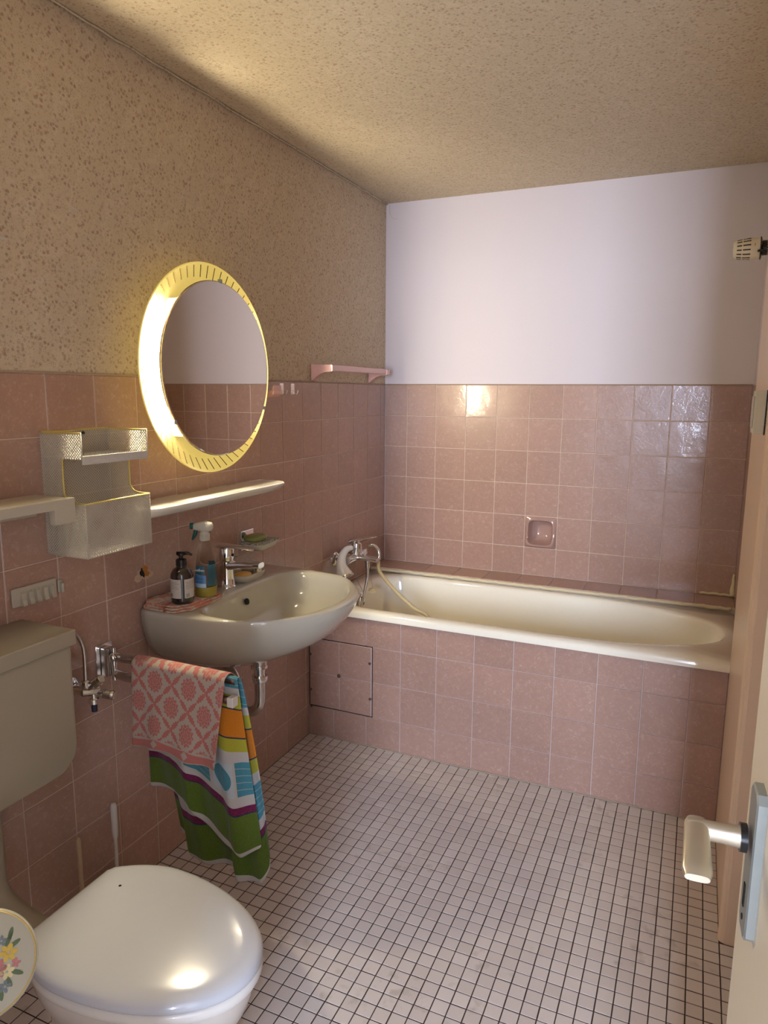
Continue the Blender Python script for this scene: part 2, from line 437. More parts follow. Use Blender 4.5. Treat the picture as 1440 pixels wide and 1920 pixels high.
# ---------------------------------------------------------------- right wall (over the tub), the thicker stretch before it, the recess behind the door
wr = struct('wall_right', MB().box((W+.0035, YP+.004, -.02), (W+.2, .12, H+.1)), PAINT)
MB().box((W+.0016, YP+.004, ZL-.03), (W+.0036, 0, Z0)).build('grout', GROUT, wr)
for (z1, z2) in spans([Z0-j*T for j in range(12)], .585, Z0):
    for (y1, y2) in spans([-(.12+n*T) for n in range(8)], YP+.006, -.001):
        w_, h_ = y2-y1-JO, z2-z1-JO
        if w_ > .01 and h_ > .01: put_tile(wr, (W, (y1+y2)/2, (z1+z2)/2), RR, w_, h_)
mb = MB()
prof = [(W+.22, YP), (XS+.004, YP), (XS, YP-.004), (XS, YB+.035)]
for k in range(9):
    a = PI*k/8; prof.append((XS+.010-.020*math.sin(a)*.7-.0, YB+.017+.017*math.cos(a)))
prof += [(XS+.012, YB-.002), (W+.22, YB-.002)]
mb.ring([[Vector((x, y, -.01)) for x, y in prof], [Vector((x, y, H+.05)) for x, y in prof]])
struct('wall_right_front', mb, OILPAINT)
struct('wall_recess', MB().box((W+.06, YR-.1, -.02), (W+.2, YB, H+.1)), PAINT)

# ---------------------------------------------------------------- ceiling
ce = struct('ceiling', MB().box((-.12, YR-.12, H), (W+.2, .13, H+.1)), WPC)
rnd = random.Random(3); mb = MB(); path = []
for k in range(70):
    t = k/69; path.append((.004+rnd.uniform(-.0015, .0015), YR+(0-YR)*t, H-.004+rnd.uniform(-.002, .002)))
mb.tube(path, .003, 6); mb.build('paper_seam', WPC, ce, True)

# ---------------------------------------------------------------- rear wall; its doorway, the unseen hall and window are added to admit daylight
DX1, DX2, DZ = 1.00, 1.600, 2.02  # opening narrowed to shape the daylight on the back wall
mb = MB()
mb.box((-.12, YR-.11, -.02), (DX1, YR, H+.1)); mb.box((DX2, YR-.11, -.02), (W+.2, YR, H+.1)); mb.box((DX1, YR-.11, DZ), (DX2, YR, H+.1))
struct('wall_rear', mb, PAINT)
mb = MB()
mb.box((-.7, -5.7, -.08), (2.6, YR-.1, 0)); struct('floor_hall', mb, plain('hall_floor', (.42, .34, .27), .5))
struct('ceiling_hall', MB().box((-.7, -5.7, H), (2.6, YR-.1, H+.1)), PAINT)
HW = plain('hall_wall_paint', (.72, .70, .66), .8)
struct('wall_hall_left', MB().box((-.8, -5.7, -.02), (-.7, YR-.1, H+.1)), HW)
struct('wall_hall_right', MB().box((2.6, -5.7, -.02), (2.7, YR-.1, H+.1)), HW)
mb = MB(); mb.box((-.8, -5.66, -.02), (1.52, -5.56, H+.1)); mb.box((2.01, -5.66, -.02), (2.7, -5.56, H+.1))
mb.box((1.52, -5.66, -.02), (2.01, -5.56, .80)); mb.box((1.52, -5.66, 2.10), (2.01, -5.56, H+.1))
struct('wall_hall_rear', mb, HW)
mb = MB(); mb.box((1.52, -5.63, .80), (1.55, -5.59, 2.10)); mb.box((1.98, -5.63, .80), (2.01, -5.59, 2.10)); mb.box((1.55, -5.63, .80), (1.98, -5.59, .84)); mb.box((1.55, -5.63, 2.06), (1.98, -5.59, 2.10))
wn = struct('added_window_1', mb, WHITEP)  # added window, out of view, an inlet for daylight
MB().box((1.55, -5.612, .84), (1.98, -5.608, 2.06)).build('pane', CLEARP, wn)

# ---------------------------------------------------------------- door leaf, opened against the right side
door = struct('door_1', MB().box((1.524, -3.205, .012), (1.563, -2.500, 1.985), .003, 2), DOORP, loc=(1.524, -2.5, 0))
PY = -2.585
pl = MB()
pts = [(-.019, .068), (-.012, .075), (.012, .075), (.019, .068), (.019, -.068), (.012, -.075), (-.012, -.075), (-.019, -.068)]
pl.ring([[Vector((1.524, PY+a, 1.022+b)) for a, b in pts], [Vector((1.5165, PY+a, 1.022+b)) for a, b in pts], [Vector((1.515, PY+a*.9, 1.022+b*.98)) for a, b in pts]])
plate = pl.build('handle_plate', STEEL, door)
MB().box((1.5140, PY-.003, .975), (1.5155, PY+.003, .998)).build('keyhole', DARK, plate)
MB().lathe([(.003, 0), (.003, .001)], (1.5152, PY, .963), (-1, 0, 0), 10).build('screw', DARK, plate)
ln = MB().lathe([(.0115, 0), (.0105, .004), (.0095, .02), (.0095, .052)], (1.512, PY, 1.045), (-1, 0, 0), 18)
lv = ln.build('lever_neck', ALU, door, True, sharp=40)
MB().lathe([(.0135, 0), (.0135, .006)], (1.512, PY, 1.045), (-1, 0, 0), 18).build('collar', BLACK, lv, True, sharp=40)
# grip: a flat blade from the neck towards the hinge side, widening
sec = []
for k in range(11):
    t = k/10; y = PY+.012-.086*t; hw = (.0108+.0022*t)*(1 if 0 < k < 10 else .8); th = (.0085-.003*t)*(1 if 0 < k < 10 else .6); x = 1.4690-.0035*t; z = 1.046-.004*t*t
    sec.append([Vector((x+hw*math.copysign(abs(math.cos(a))**.6, math.cos(a)), y, z+th*math.copysign(abs(math.sin(a))**.8, math.sin(a)))) for a in [2*PI*i/20 for i in range(20)]])
gr = MB().ring(sec); gr.build('lever_grip', ALU, door, True, sharp=60)
door.rotation_euler = (0, 0, math.radians(3.5))

# ================================================================ bath tub
def radial(inside, c, n, rmax=2.0):
    """outline of a shape given by a test, one point for each of n directions"""
    out = []
    for k in range(n):
        a = 2*PI*k/n; lo, hi = 0, rmax
        for _ in range(34):
            m_ = (lo+hi)/2
            if inside(c[0]+m_*math.cos(a), c[1]+m_*math.sin(a)): lo = m_
            else: hi = m_
        out.append((c[0]+lo*math.cos(a), c[1]+lo*math.sin(a)))
    return out
def resample(pts, n):
    P = [Vector(p) for p in pts]+[Vector(pts[0])]
    L = [0]
    for a, b in zip(P, P[1:]): L.append(L[-1]+(b-a).length)
    out = []; j = 0
    for k in range(n):
        d = L[-1]*k/n
        while L[j+1] < d: j += 1
        t = (d-L[j])/max(1e-9, L[j+1]-L[j]); q_ = P[j].lerp(P[j+1], t); out.append((q_.x, q_.y))
    return out
TX1, TX2, TY1, TY2 = .004, W-.002, YP-.012, YL+.002
tcx, tcy = .82, (TY1+TY2)/2
def rr_in(x, y, x1, x2, y1, y2, r):
    if not (x1 < x < x2 and y1 < y < y2): return False
    dx = max(x1+r-x, 0, x-(x2-r)); dy = max(y1+r-y, 0, y-(y2-r))
    return dx*dx+dy*dy < r*r or dx == 0 or dy == 0
def tub_in(ins):
    x1, x2, y1, y2 = .075+ins*1.0, 1.590-ins*1.1, -.742+ins*.75, -.205-ins*.7
    yc = (y1+y2)/2; b = (y2-y1)/2
    def f(x, y):
        if x > 1.02: return ((x-1.02)/(x2-1.02))**2.1+abs((y-yc)/b)**2.1 < 1
        if x < .36: return (abs(x-.36)/(.36-x1))**3.6+abs((y-yc)/b)**3.6 < 1
        return abs(y-yc) < b
    return f
NT = 128
tub = empty('bathtub', (.82, tcy, 0), 'cream white enamel bathtub built in behind the pink tiled front', 'bathtub')
def ringz(pts, z): return [Vector((x, y, z)) for x, y in pts]
outer = radial(lambda x, y: rr_in(x, y, TX1, TX2, TY1, TY2, .012), (tcx, tcy), NT)
outer2 = radial(lambda x, y: rr_in(x, y, TX1+.006, TX2-.006, TY1+.008, TY2-.004, .012), (tcx, tcy), NT)
rings = []
rings.append(ringz(outer, .556)); rings.append(ringz(outer, .576)); rings.append(ringz(outer2, .5855))
for ins, z in ((-.030, .5865), (-.016, .5855), (-.006, .582), (0, .574), (.006, .555), (.018, .50), (.035, .40), (.06, .29), (.09, .22), (.14, .185), (.20, .175)):
    rings.append(ringz(radial(tub_in(ins), (tcx, tcy), NT), z))
mb = MB().ring(rings, False, True)
mb.build('basin', ENAMEL, tub, True, sharp=70)
# overflow with its knob, the hanging hose end covers it
op = at(679, 1128, 'x', .100)
ov = MB().lathe([(.034, 0), (.034, .004), (.030, .008), (.012, .010), (.010, .018), (.0, .019)], (.092, op.y, .525), (1, 0, .12), 28)
o1 = ov.build('overflow_plate', CHROME, tub, True, sharp=40)
MB().box((.105, op.y-.004, .505), (.108, op.y+.004, .545)).build('slot', DARK, o1)
# tub front
tf = struct('wall_tub_front', MB().box((0, YP+.0035, -.02), (W, YP+.02, .5555)), PANELGROUT)
prow = spans([ZP-j*T for j in range(5)], .002, .556); pcol = spans([X0+k*T for k in range(11)], .001, XS)
HX = .296
for (z1, z2) in prow:
    for (x1, x2) in pcol:
        if z1 > .12 and z2 < ZP+.01:                  # the two rows of the inspection hatch
            if x2 < HX: continue
            x1 = max(x1, HX+.003)
        w_, h_ = x2-x1-JO*1.1, z2-z1-JO
        if w_ > .01 and h_ > .01: put_tile(tf, ((x1+x2)/2, YP, (z1+z2)/2), RB, w_, h_)
hz = ZP-2*T
hatch = MB().box((.006, YP+.001, hz+.003), (HX, YP+.004, ZP-.003)).build('hatch_panel', PANELGROUT, tf)
MB().box((.001, YP+.0028, hz-.004), (HX+.004, YP+.0036, ZP+.004)).build('hatch_gap', DARK, tf)
for (z1, z2) in ((hz+.003, ZP-T), (ZP-T, ZP-.003)):
    for (x1, x2) in ((.006, .147), (.147, HX-.002)):
        put_tile(hatch, ((x1+x2)/2, YP-.0012, (z1+z2)/2), RB, x2-x1-JO*.7, z2-z1-JO*.7)
for (sx, sz, r) in ((.146, .288, .0085), (.288, .366, .006), (.290, .212, .006), (.010, .363, .006), (.011, .205, .006), (.012, .128, .005)):
    MB().lathe([(r, -.002), (r, .002), (r*.6, .0035), (.0, .004)], (sx, YP-.0010, sz), (0, -1, 0), 12).build('screw', SCREW, hatch, True, sharp=40)
cb = MB(); rnd = random.Random(5)
pth = [(x*.0164+.004, YP-.001+rnd.uniform(-.001, .001), .002+rnd.uniform(-.001, .002)) for x in range(98)]
cb.tube(pth, .0028, 6); cb.build('base_joint', plain('dirty_joint', (.36, .28, .21), .9, vary=.2), tf, True)
# tiled ledge behind the tub
lg = struct('wall_tub_ledge', MB().box((0, YL, .50), (W, .003, ZL-.0035)), GROUT)
for (x1, x2) in bcol:
    put_tile(lg, ((x1+x2)/2, YL/2-.001, ZL), RF, x2-x1-JO, -YL-JO)
cb = MB(); pth = [(.003+k*.0205, YL-.002+rnd.uniform(-.002, .002), .594+rnd.uniform(-.002, .003)) for k in range(80)]
cb.tube(pth, .0075, 7); cb.build('tub_sealant', CAULK, lg, True)
cb = MB(); pth = [(W-.004+rnd.uniform(-.002, .001), YL-.01+.012*k, .60+.012*k if k > 6 else .602+rnd.uniform(0, .004)) for k in range(9)]
pth = [(W-.006+rnd.uniform(-.002, .002), -.012+rnd.uniform(-.003, .002), .612+.012*k) for k in range(9)]
cb.tube(pth, .007, 7, rs=[.013, .013, .011, .010, .009, .008, .007, .006, .005])
cb.tube([(W-.006-.016*k, -.006, .612+rnd.uniform(-.002, .003)) for k in range(9)], .006, 7)
cb.build('corner_sealant', CAULK, lg, True)

# ================================================================ bath mixer with hand shower
MY = -.47
mx = empty('bath_mixer', (0, MY, .72), 'chrome wall bath mixer with lever over the tub end', 'faucet')
for yy in (-.548, -.395):
    ro_ = MB().lathe([(.033, 0), (.033, .004), (.026, .012), (.013, .016), (.013, .05)], (0, yy, .722), (1, 0, 0), 26)
    ro_.build('rosette', CHROME, mx, True, sharp=35)
MB().tube([(.062, -.56, .724), (.062, -.383, .724)], .0205, 20).build('body', CHROME, mx, True, sharp=40)
MB().lathe([(.026, 0), (.027, .02), (.024, .040), (.021, .052), (.012, .058)], (.066, MY, .735), (.1, 0, 1), 24).build('cartridge', CHROME, mx, True, sharp=40)
# broad flat spout
rings = []
for k in range(8):
    t = k/7; x = .06+.115*t; hw = .023-.004*t; th = .013-.004*t; z = .722-.004*t+.004*math.sin(PI*t)
    rings.append([Vector((x, MY+hw*math.copysign(abs(math.cos(a))**.5, math.cos(a)), z+th*math.copysign(abs(math.sin(a))**.5, math.sin(a)))) for a in [2*PI*i/20 for i in range(20)]])
MB().ring(rings).build('spout', CHROME, mx, True, sharp=45)
rings = []
for k in range(10):
    t = k/9; x = .042+.125*t; hw = .022*(1-t)**.6+.0085; th = .012*(1-t)+.0028; z = .795+.012*math.sin(t*1.9)+.018*t
    rings.append([Vector((x, MY+hw*math.cos(a), z+th*math.sin(a))) for a in [2*PI*i/18 for i in range(18)]])
MB().ring(rings).build('lever', CHROME, mx, True, sharp=50)
# diverter, hose loop beside the spout
MB().lathe([(.006, 0), (.006, .02), (.010, .022), (.010, .034), (.004, .037)], (.112, MY, .730), (0, 0, 1), 16).build('diverter_knob', CHROME, mx, True, sharp=40)
MB().tube([(.115, MY+.03, .775), (.132, MY+.034, .778), (.152, MY+.036, .768), (.166, MY+.034, .745), (.167, MY+.03, .715)], .0075, 12, smooth=4).build('hose_bend', CHROME, mx, True)
MB().lathe([(.0125, 0), (.0125, -.010), (.010, -.012), (.010, -.035)], (.125, MY, .712), (0, 0, 1), 16).build('hose_union', DULLCHROME, mx, True, sharp=40)

def coil(path, r, name, m, parent=None, ribs=True, loc=None, n=10):
    P, _ = catmull([Vector(p) for p in path], 26)
    rs = [r*(1.0 if i % 2 else .86) for i in range(len(P))] if ribs else None
    return MB().tube(P, r, n, rs=rs).build(name, m, parent, True, loc)
h1 = coil([(.125, MY, .678), (.124, MY-.004, .62), (.120, MY-.03, .555), (.122, MY-.058, .50), (.135, MY-.07, .45), (.16, MY-.075, .40)], .0068, 'shower_hose', DULLCHROME, None, True, (.125, MY, .45))
tag(h1, 'ribbed metal shower hose hanging from the bath mixer into the tub', 'hose')
e1 = at(806, 1158, 'y', -.70)
h2 = coil([(.166, MY+.030, .706), (.20, MY-.03, .675), (.30, MY-.10, .622), (.42, MY-.17, .575), (e1.x-.02, -.672, e1.z-.008), (e1.x+.03, -.69, .47), (e1.x+.06, -.66, .36), (e1.x+.12, -.58, .26), (e1.x+.2, -.5, .20)], .0085, 'shower_hose', HOSEM, None, True, (.35, MY, .4))
tag(h2, 'beige ribbed shower hose running slantwise across the bathtub', 'hose')
# hand shower resting on the mixer
hs = empty('hand_shower', (.06, -.585, .66), 'white hand shower hanging on the chrome bath mixer', 'hand shower')
sp = [Vector((.062, -.545, .772)), Vector((.054, -.560, .765)), Vector((.050, -.582, .742)), Vector((.054, -.598, .708)), Vector((.070, -.605, .676)), Vector((.083, -.605, .655))]
sp = [Vector((.070, -.520, .776)), Vector((.058, -.545, .772)), Vector((.052, -.575, .750)), Vector((.055, -.592, .715)), Vector((.068, -.600, .682)), Vector((.080, -.602, .664))]
P_, rs_ = catmull(sp, 5, [.011, .014, .017, .022, .033, .037])
MB().tube(P_, .02, 20, rs=rs_).build('shell', plain('bright_white_plastic', (.80, .79, .77), .25), hs, True, sharp=60)
dv = (sp[-1]-sp[-2]).normalized()
MB().lathe([(.038, -.002), (.040, .004), (.039, .009), (.036, .010)], sp[-1], dv, 28).build('spray_face', DULLCHROME, hs, True, sharp=40)
# overflow chain and the plug on its chain
tag(MB().tube([(.07, MY-.01, .703), (.082, MY-.03, .64), (.100, op.y+.002, .572), (.108, op.y, .556)], .0013, 6, smooth=4).build('overflow_rod', STEEL, None, True, (.09, MY-.02, .56)), 'thin wire running from the bath mixer down to the overflow', 'wire')
pc = Vector((.135, -.435, .568))
ck = empty('bath_plug', pc, 'cream rubber bath plug dangling on a bead chain', 'plug')
MB().lathe([(.017, 0), (.022, .003), (.020, .008), (.012, .010), (.006, .014), (.002, .016)], pc+Vector((0, 0, -.008)), (.25, -.15, 1), 20).build('plug', RUBBER, ck, True, sharp=40)
cmb = MB()
A_, B_ = Vector((.112, MY+.005, .706)), pc+Vector((.003, -.002, .010))
for k in range(34):
    t = k/33; p = A_.lerp(B_, t)+Vector((0, .006*math.sin(PI*t), 0))
    cmb.lathe([(.0, -.0016), (.0016, 0), (.0, .0016)], p, (0, 0, 1), 6, False)
cmb.tube([A_, A_.lerp(B_, .5)+Vector((0, .006, 0)), B_], .0005, 5)
cmb.build('bead_chain', STEEL, ck, True)

# ================================================================ pink towel rail on the paper
pr = empty('towel_rail', (0, -.40, 1.55), 'pink plastic towel rail on the floral wallpaper in the corner', 'towel rail')
for yb in (-.730, -.185):
    rings = []
    for x, hw, h0, h1_ in ((0, .015, -.050, .016), (.004, .015, -.050, .016), (.018, .0135, -.038, .014), (.040, .0135, -.024, .0125), (.062, .0135, -.017, .0125), (.088, .0135, -.015, .0125), (.096, .011, -.012, .010)):
        z = 1.556
        rings.append([Vector((x, yb-hw, z+h0)), Vector((x, yb+hw, z+h0)), Vector((x, yb+hw, z+h1_)), Vector((x, yb-hw, z+h1_))])
    MB().ring(rings).build('bracket', PINKP, pr, True, sharp=25)
MB().box((.072, -.722, 1.5435), (.090, -.150, 1.5685), .004, 2).build('bar', PINKP, pr)
# hooks and the pink holder half behind the mirror
for yy, lab in ((-.972, 'small chrome adhesive hook next to the pink plastic holder'), (-.893, 'small chrome adhesive hook standing clear on its tile, farther from the mirror')):
    hk = empty('adhesive_hook', (0, yy, 1.47), lab, 'hook', 'chrome hooks by the mirror')
    MB().box((.0005, yy-.013, 1.450), (.003, yy+.013, 1.492), .0008, 1).build('plate', CHROME, hk)
    MB().tube([(.003, yy, 1.466), (.010, yy, 1.452), (.018, yy, 1.451), (.024, yy, 1.457), (.026, yy, 1.467)], .0024, 8, smooth=4).build('prong', CHROME, hk, True)
ph = empty('pink_holder', (0, -1.09, 1.45), 'pink plastic wall holder half hidden by the round mirror', 'holder')
rings = []
for x, z0, z1 in ((0, 1.430, 1.495), (.006, 1.430, 1.495), (.010, 1.432, 1.470), (.045, 1.440, 1.460), (.058, 1.446, 1.466), (.064, 1.452, 1.482)):
    rings.append([Vector((x, -1.125, z0)), Vector((x, -1.075, z0)), Vector((x, -1.075, z1)), Vector((x, -1.125, z1))])
MB().ring(rings).build('bracket', PINKP, ph, True, sharp=25)
MB().box((.046, -1.128, 1.450), (.066, -1.072, 1.464), .003, 2).build('lip', PINKP, ph)

# ================================================================ round lit mirror
MC = Vector((0, -1.490, 1.524)); RO, RM = .312, .259
mir = empty('lit_mirror', (0, MC.y, MC.z-RO), 'round wall mirror with a glowing yellow slotted ring, lamp lit', 'mirror')
def pol(x, r, a): return Vector((x, MC.y+r*math.cos(a), MC.z+r*math.sin(a)))
NR = 96; AN = [2*PI*k/NR for k in range(NR)]
def acrylic():
    m, nt, b = newmat('yellow_acrylic')
    d = N(nt, 'ShaderNodeBsdfDiffuse'); t = N(nt, 'ShaderNodeBsdfTranslucent'); g = N(nt, 'ShaderNodeBsdfGlossy')
    tc = N(nt, 'ShaderNodeTexCoord'); no = N(nt, 'ShaderNodeTexNoise'); no.inputs['Scale'].default_value = 8
    nt.links.new(tc.outputs['Object'], no.inputs[0])
    c = mixc(nt, no.outputs[0], (.042, .034, .017), (.048, .039, .020))
    ce_ = mixc(nt, no.outputs[0], (.80, .56, .13), (.84, .61, .15))
    nt.links.new(c, d.inputs[0]); nt.links.new(c, t.inputs[0]); g.inputs['Roughness'].default_value = .2
    m1 = N(nt, 'ShaderNodeMixShader'); m1.inputs[0].default_value = .15
    m2 = N(nt, 'ShaderNodeMixShader'); m2.inputs[0].default_value = .04
    em = N(nt, 'ShaderNodeEmission'); nt.links.new(ce_, em.inputs[0]); em.inputs[1].default_value = RING_EM
    ad = N(nt, 'ShaderNodeAddShader')
    nt.links.new(d.outputs[0], m1.inputs[1]); nt.links.new(t.outputs[0], m1.inputs[2])
    nt.links.new(m1.outputs[0], m2.inputs[1]); nt.links.new(g.outputs[0], m2.inputs[2])
    nt.links.new(m2.outputs[0], ad.inputs[0]); nt.links.new(em.outputs[0], ad.inputs[1])
    nt.links.new(ad.outputs[0], nt.nodes['Material Output'].inputs[0])
    return m
RING_EM = 1.0
ACR = acrylic()
prof = [(.118, .024), (.200, .030), (.255, .049), (.300, .070), (RO-.003, .0765), (RO, .078), (RO-.003, .0800), (.300, .0735), (.255, .0525), (.200, .0335), (.118, .0275)]
rings = [[pol(x, r, a) for a in AN] for r, x in prof]
rg = MB().ring(rings+[rings[0]], False, False).build('ring', ACR, mir, True, sharp=50)
# slots cut slantwise around the ring
sl = None
def slot_mesh():
    mb = MB().box((.0, -.0008, -.019), (.0016, .0008, .019)); return mb
for k in range(58):
    a = 2*PI*(k+.3)/58; c = pol(.0685, .2875, a)
    mb = MB(); tr = Matrix.Rotation(a-PI/2+.0, 3, 'X') @ Matrix.Rotation(.44, 3, 'Y') @ Matrix.Rotation(.30, 3, 'X')
    if sl is None:
        me = bpy.data.meshes.new('slot'); b0 = slot_mesh(); me.from_pydata([tuple(v) for v in b0.v], [], b0.f)
        me.materials.append(plain('slot_dark', (.03, .02, .006), .9, spec=.1)); sl = me
    o = bpy.data.objects.new('slot', sl); COL.objects.link(o); o.parent = rg
    M4 = tr.to_4x4(); M4.translation = c-ORG[rg.name]; o.matrix_local = M4
MB().lathe([(RM, 0), (RM, .004), (RM-.002, .005)], (.103, MC.y, MC.z), (1, 0, 0), 96).build('mirror_backing', plain('mirror_backing', (.30, .22, .14), .6), mir, True, sharp=30)
MIRM = plain('mirror_glass', (.70, .63, .55), .015, 1, vary=.0)
gl_ = MB().lathe([(RM-.001, 0), (RM-.001, .002), (RM-.004, .0032)], (.108, MC.y, MC.z), (1, 0, 0), 96).build('mirror_glass', MIRM, mir, True, sharp=20)
for a in (PI/2-.06, -.47, PI+.62):
    c = pol(.106, RM+.001, a)
    MB().box(c-Vector((.004, .006, .006)), c+Vector((.007, .006, .006)), .0015, 1).build('clip', STEEL, gl_)
MB().lathe([(.125, 0), (.125, .030), (.12, .032)], (.002, MC.y, MC.z), (1, 0, 0), 40).build('lamp_base', WHITEP, mir, True, sharp=30)
MB().box((.034, MC.y-.150, MC.z-.195), (.1025, MC.y+.150, MC.z+.195), .004, 2).build('light_blocker', WHITEP, mir)  # added blocker, hidden behind the glass, keeps tube light off the back wall
# the lamps: two upright opal tubes between dish and glass
for sgn, pw in ((-1, TUBE_POWER), (1, TUBE_POWER*.45)):
    m, nt, b = newmat('opal_lamp_tube')
    b.inputs['Base Color'].default_value = (1, .95, .85, 1); b.inputs['Emission Color'].default_value = (1.0, .87, .60, 1); b.inputs['Emission Strength'].default_value = pw
    yy = MC.y+sgn*.214
    MB().tube([(.072, yy, MC.z-.172), (.072, yy, MC.z-.168), (.072, yy, MC.z+.168), (.072, yy, MC.z+.172)], .013, 14, rs=[.010, .013, .013, .010]).build('lamp_tube', m, mir, True, sharp=60)

# ================================================================ shelf under the mirror
sy1, sy2 = -1.835, -1.135
def shelf_out(ins):
    return radial(lambda x, y: 0 <= x-0*ins and x < .135-ins and sy1+ins < y < sy2-ins and (((max(0, x-.075)/(.06-min(ins, .04)))**2+(max(0, abs(y-(sy1+sy2)/2)-.30)/(.05-min(ins, .03)))**2) < 1), (.05, (sy1+sy2)/2), 100, 1)
rings = []
for ins, z in ((.060, 1.112), (.036, 1.114), (.016, 1.123), (.004, 1.136), (0, 1.142), (.0015, 1.1455), (.004, 1.1468), (.008, 1.1462), (.014, 1.1455), (.03, 1.1455)):
    rings.append(ringz(shelf_out(ins), z))
SHP = plain('white_glazed_shelf', (.76, .74, .68), .12, coat=.5, vary=.02)
o = MB().ring(rings).build('vanity_shelf', SHP, None, True, (0, -1.48, 1.112), sharp=60)
tag(o, 'long white glazed shelf with rounded front under the round mirror', 'shelf')

# ================================================================ washbasin
WYC = -1.455; ZR = .835
def bas_out(x, y):
    if x < 0: return False
    if x < .185: return abs(y-WYC) < .312
    return ((x-.185)/.342)**2.05+abs((y-WYC)/.312)**2.05 < 1
def bas_in(x, y):
    dx = x-.295
    if dx < 0: return (abs(dx)/.150)**4.5+abs((y-WYC)/.268)**4.5 < 1
    return (dx/.190)**2.0+abs((y-WYC)/.268)**2.0 < 1
NW = 112; wc = (.26, WYC)
bo = radial(bas_out, wc, NW, 1); bi = radial(bas_in, wc, NW, 1)
def sc(p, sx, sy, cx=0): return [(cx+(x-cx)*sx, WYC+(y-WYC)*sy) for x, y in p]
rings = []
for sx, sy, z in ((.10, .10, .630), (.40, .42, .631), (.50, .55, .636), (.63, .71, .653), (.755, .84, .686), (.855, .92, .72), (.935, .972, .765), (.982, .994, .80), (1, 1, .822), (.998, .998, .831), (.990, .992, ZR)):
    cx = .0 if sx > .55 else .0
    pts = sc(bo, sx, sy)
    if sx < .5: pts = [(x*1.0+(.20*(1-sx/.5))*.9, y) for x, y in pts]
    rings.append(ringz(pts, z))
for s_, z in ((1.075, ZR+.001), (1.03, ZR-.001), (1.0, ZR-.007), (.975, ZR-.022), (.93, .785), (.84, .745), (.66, .715), (.40, .702), (.12, .698)):
    pts = [(.285+(x-.285)*s_, WYC+(y-WYC)*s_) for x, y in bi]
    if s_ > 1:
        pts = [(.285+(x-.285)*(1+(s_-1)*.9), WYC+(y-WYC)*(1+(s_-1)*.9)) for x, y in bi]
    rings.append(ringz(pts, z))
wb_ = empty('washbasin', (0, WYC, .630), 'ivory ceramic washbasin hung on the pink tiled wall', 'washbasin')
MB().ring(rings).build('bowl', CERAMIC, wb_, True, sharp=70)
ovp = at(450, 1134, 'x', .165)
MB().lathe([(.0105, 0), (.0105, .004)], (.1585, WYC+.0, .793), (1, 0, .28), 16).build('overflow_hole', DARK, wb_, True, sharp=30)
MB().lathe([(.030, 0), (.032, .003), (.024, .004), (.02, .002)], (.285, WYC, .6985), (0, 0, 1), 24).build('drain_ring', CHROME, wb_, True, sharp=30)
# trap below
tr = empty('basin_trap', (.20, -1.46, .43), 'chrome bent trap pipe under the washbasin', 'drain pipe')
PX = .205
MB().lathe([(.026, 0), (.026, -.042), (.0235, -.044)], (PX, -1.46, .6295), (0, 0, 1), 22).build('waste_cup', DULLCHROME, tr, True, sharp=40)
MB().lathe([(.0275, 0), (.0275, -.010), (.018, -.011), (.018, -.042)], (PX, -1.46, .590), (0, 0, 1), 22).build('upper_nut', CHROME, tr, True, sharp=40)
MB().lathe([(.0255, 0), (.0265, -.006), (.0255, -.016), (.020, -.018)], (PX, -1.46, .552), (0, 0, 1), 22).build('lower_nut', CHROME, tr, True, sharp=40)
MB().tube([(PX, -1.46, .54), (PX, -1.46, .49), (PX-.004, -1.462, .452), (PX-.026, -1.464, .426), (PX-.056, -1.466, .424), (PX-.078, -1.467, .448), (.122, -1.468, .49), (.112, -1.468, .532), (.090, -1.467, .556), (.055, -1.466, .566), (.025, -1.466, .568), (.0, -1.466, .568)], .0175, 18, smooth=5).build('bend', DULLCHROME, tr, True)
MB().lathe([(.040, 0), (.040, .003), (.030, .010), (.0195, .012)], (0, -1.466, .568), (1, 0, 0), 24).build('wall_rosette', CHROME, tr, True, sharp=40)
MB().lathe([(.012, 0), (.012, .012)], (.118, -1.478, .505), (0, -1, 0), 12).build('clean_out', DULLCHROME, tr, True, sharp=40)
# angle valves under the basin
for yy, lab in ((-1.405, 'chrome angle valve under the basin on the tub side of the trap'), (-1.555, 'chrome angle valve under the basin behind the hanging towels')):
    av = empty('angle_valve', (0, yy, .575), lab, 'valve', 'angle valves under the basin')
    MB().lathe([(.022, 0), (.022, .003), (.011, .008), (.011, .045)], (0, yy, .583), (1, 0, 0), 18).build('body', CHROME, av, True, sharp=40)
    MB().lathe([(.009, 0), (.009, .012), (.014, .013), (.015, .028), (.012, .032)], (.04, yy, .583), (1, 0, -.05), 14).build('knob', DULLCHROME, av, True, sharp=40)
    MB().tube([(.03, yy, .585), (.030, yy, .60), (.028, yy, .613)], .005, 8, smooth=4).build('riser', CHROME, av, True)

# basin tap
bt = empty('basin_tap', (.085, WYC, ZR), 'chrome single lever tap standing on the washbasin', 'faucet')
bx_, by_ = .085, WYC
MB().lathe([(.030, 0), (.030, .004), (.026, .008), (.024, .03), (.022, .055), (.022, .085)], (bx_, by_, ZR), (0, 0, 1), 26).build('body', CHROME, bt, True, sharp=40)
rings = []
for k in range(9):
    t = k/8; x = bx_-.012+.145*t; z = ZR+.068+.022*t-.006*t*t; hw = .0195-.003*t; th = .017-.008*t
    rings.append([Vector((x, by_+hw*math.copysign(abs(math.cos(a))**.7, math.cos(a)), z+th*math.copysign(abs(math.sin(a))**.7, math.sin(a)))) for a in [2*PI*i/20 for i in range(20)]])
MB().ring(rings).build('spout', CHROME, bt, True, sharp=45)
MB().lathe([(.011, 0), (.011, -.013), (.009, -.014)], (bx_+.122, by_, ZR+.078), (.1, 0, 1), 16).build('aerator', DULLCHROME, bt, True, sharp=40)
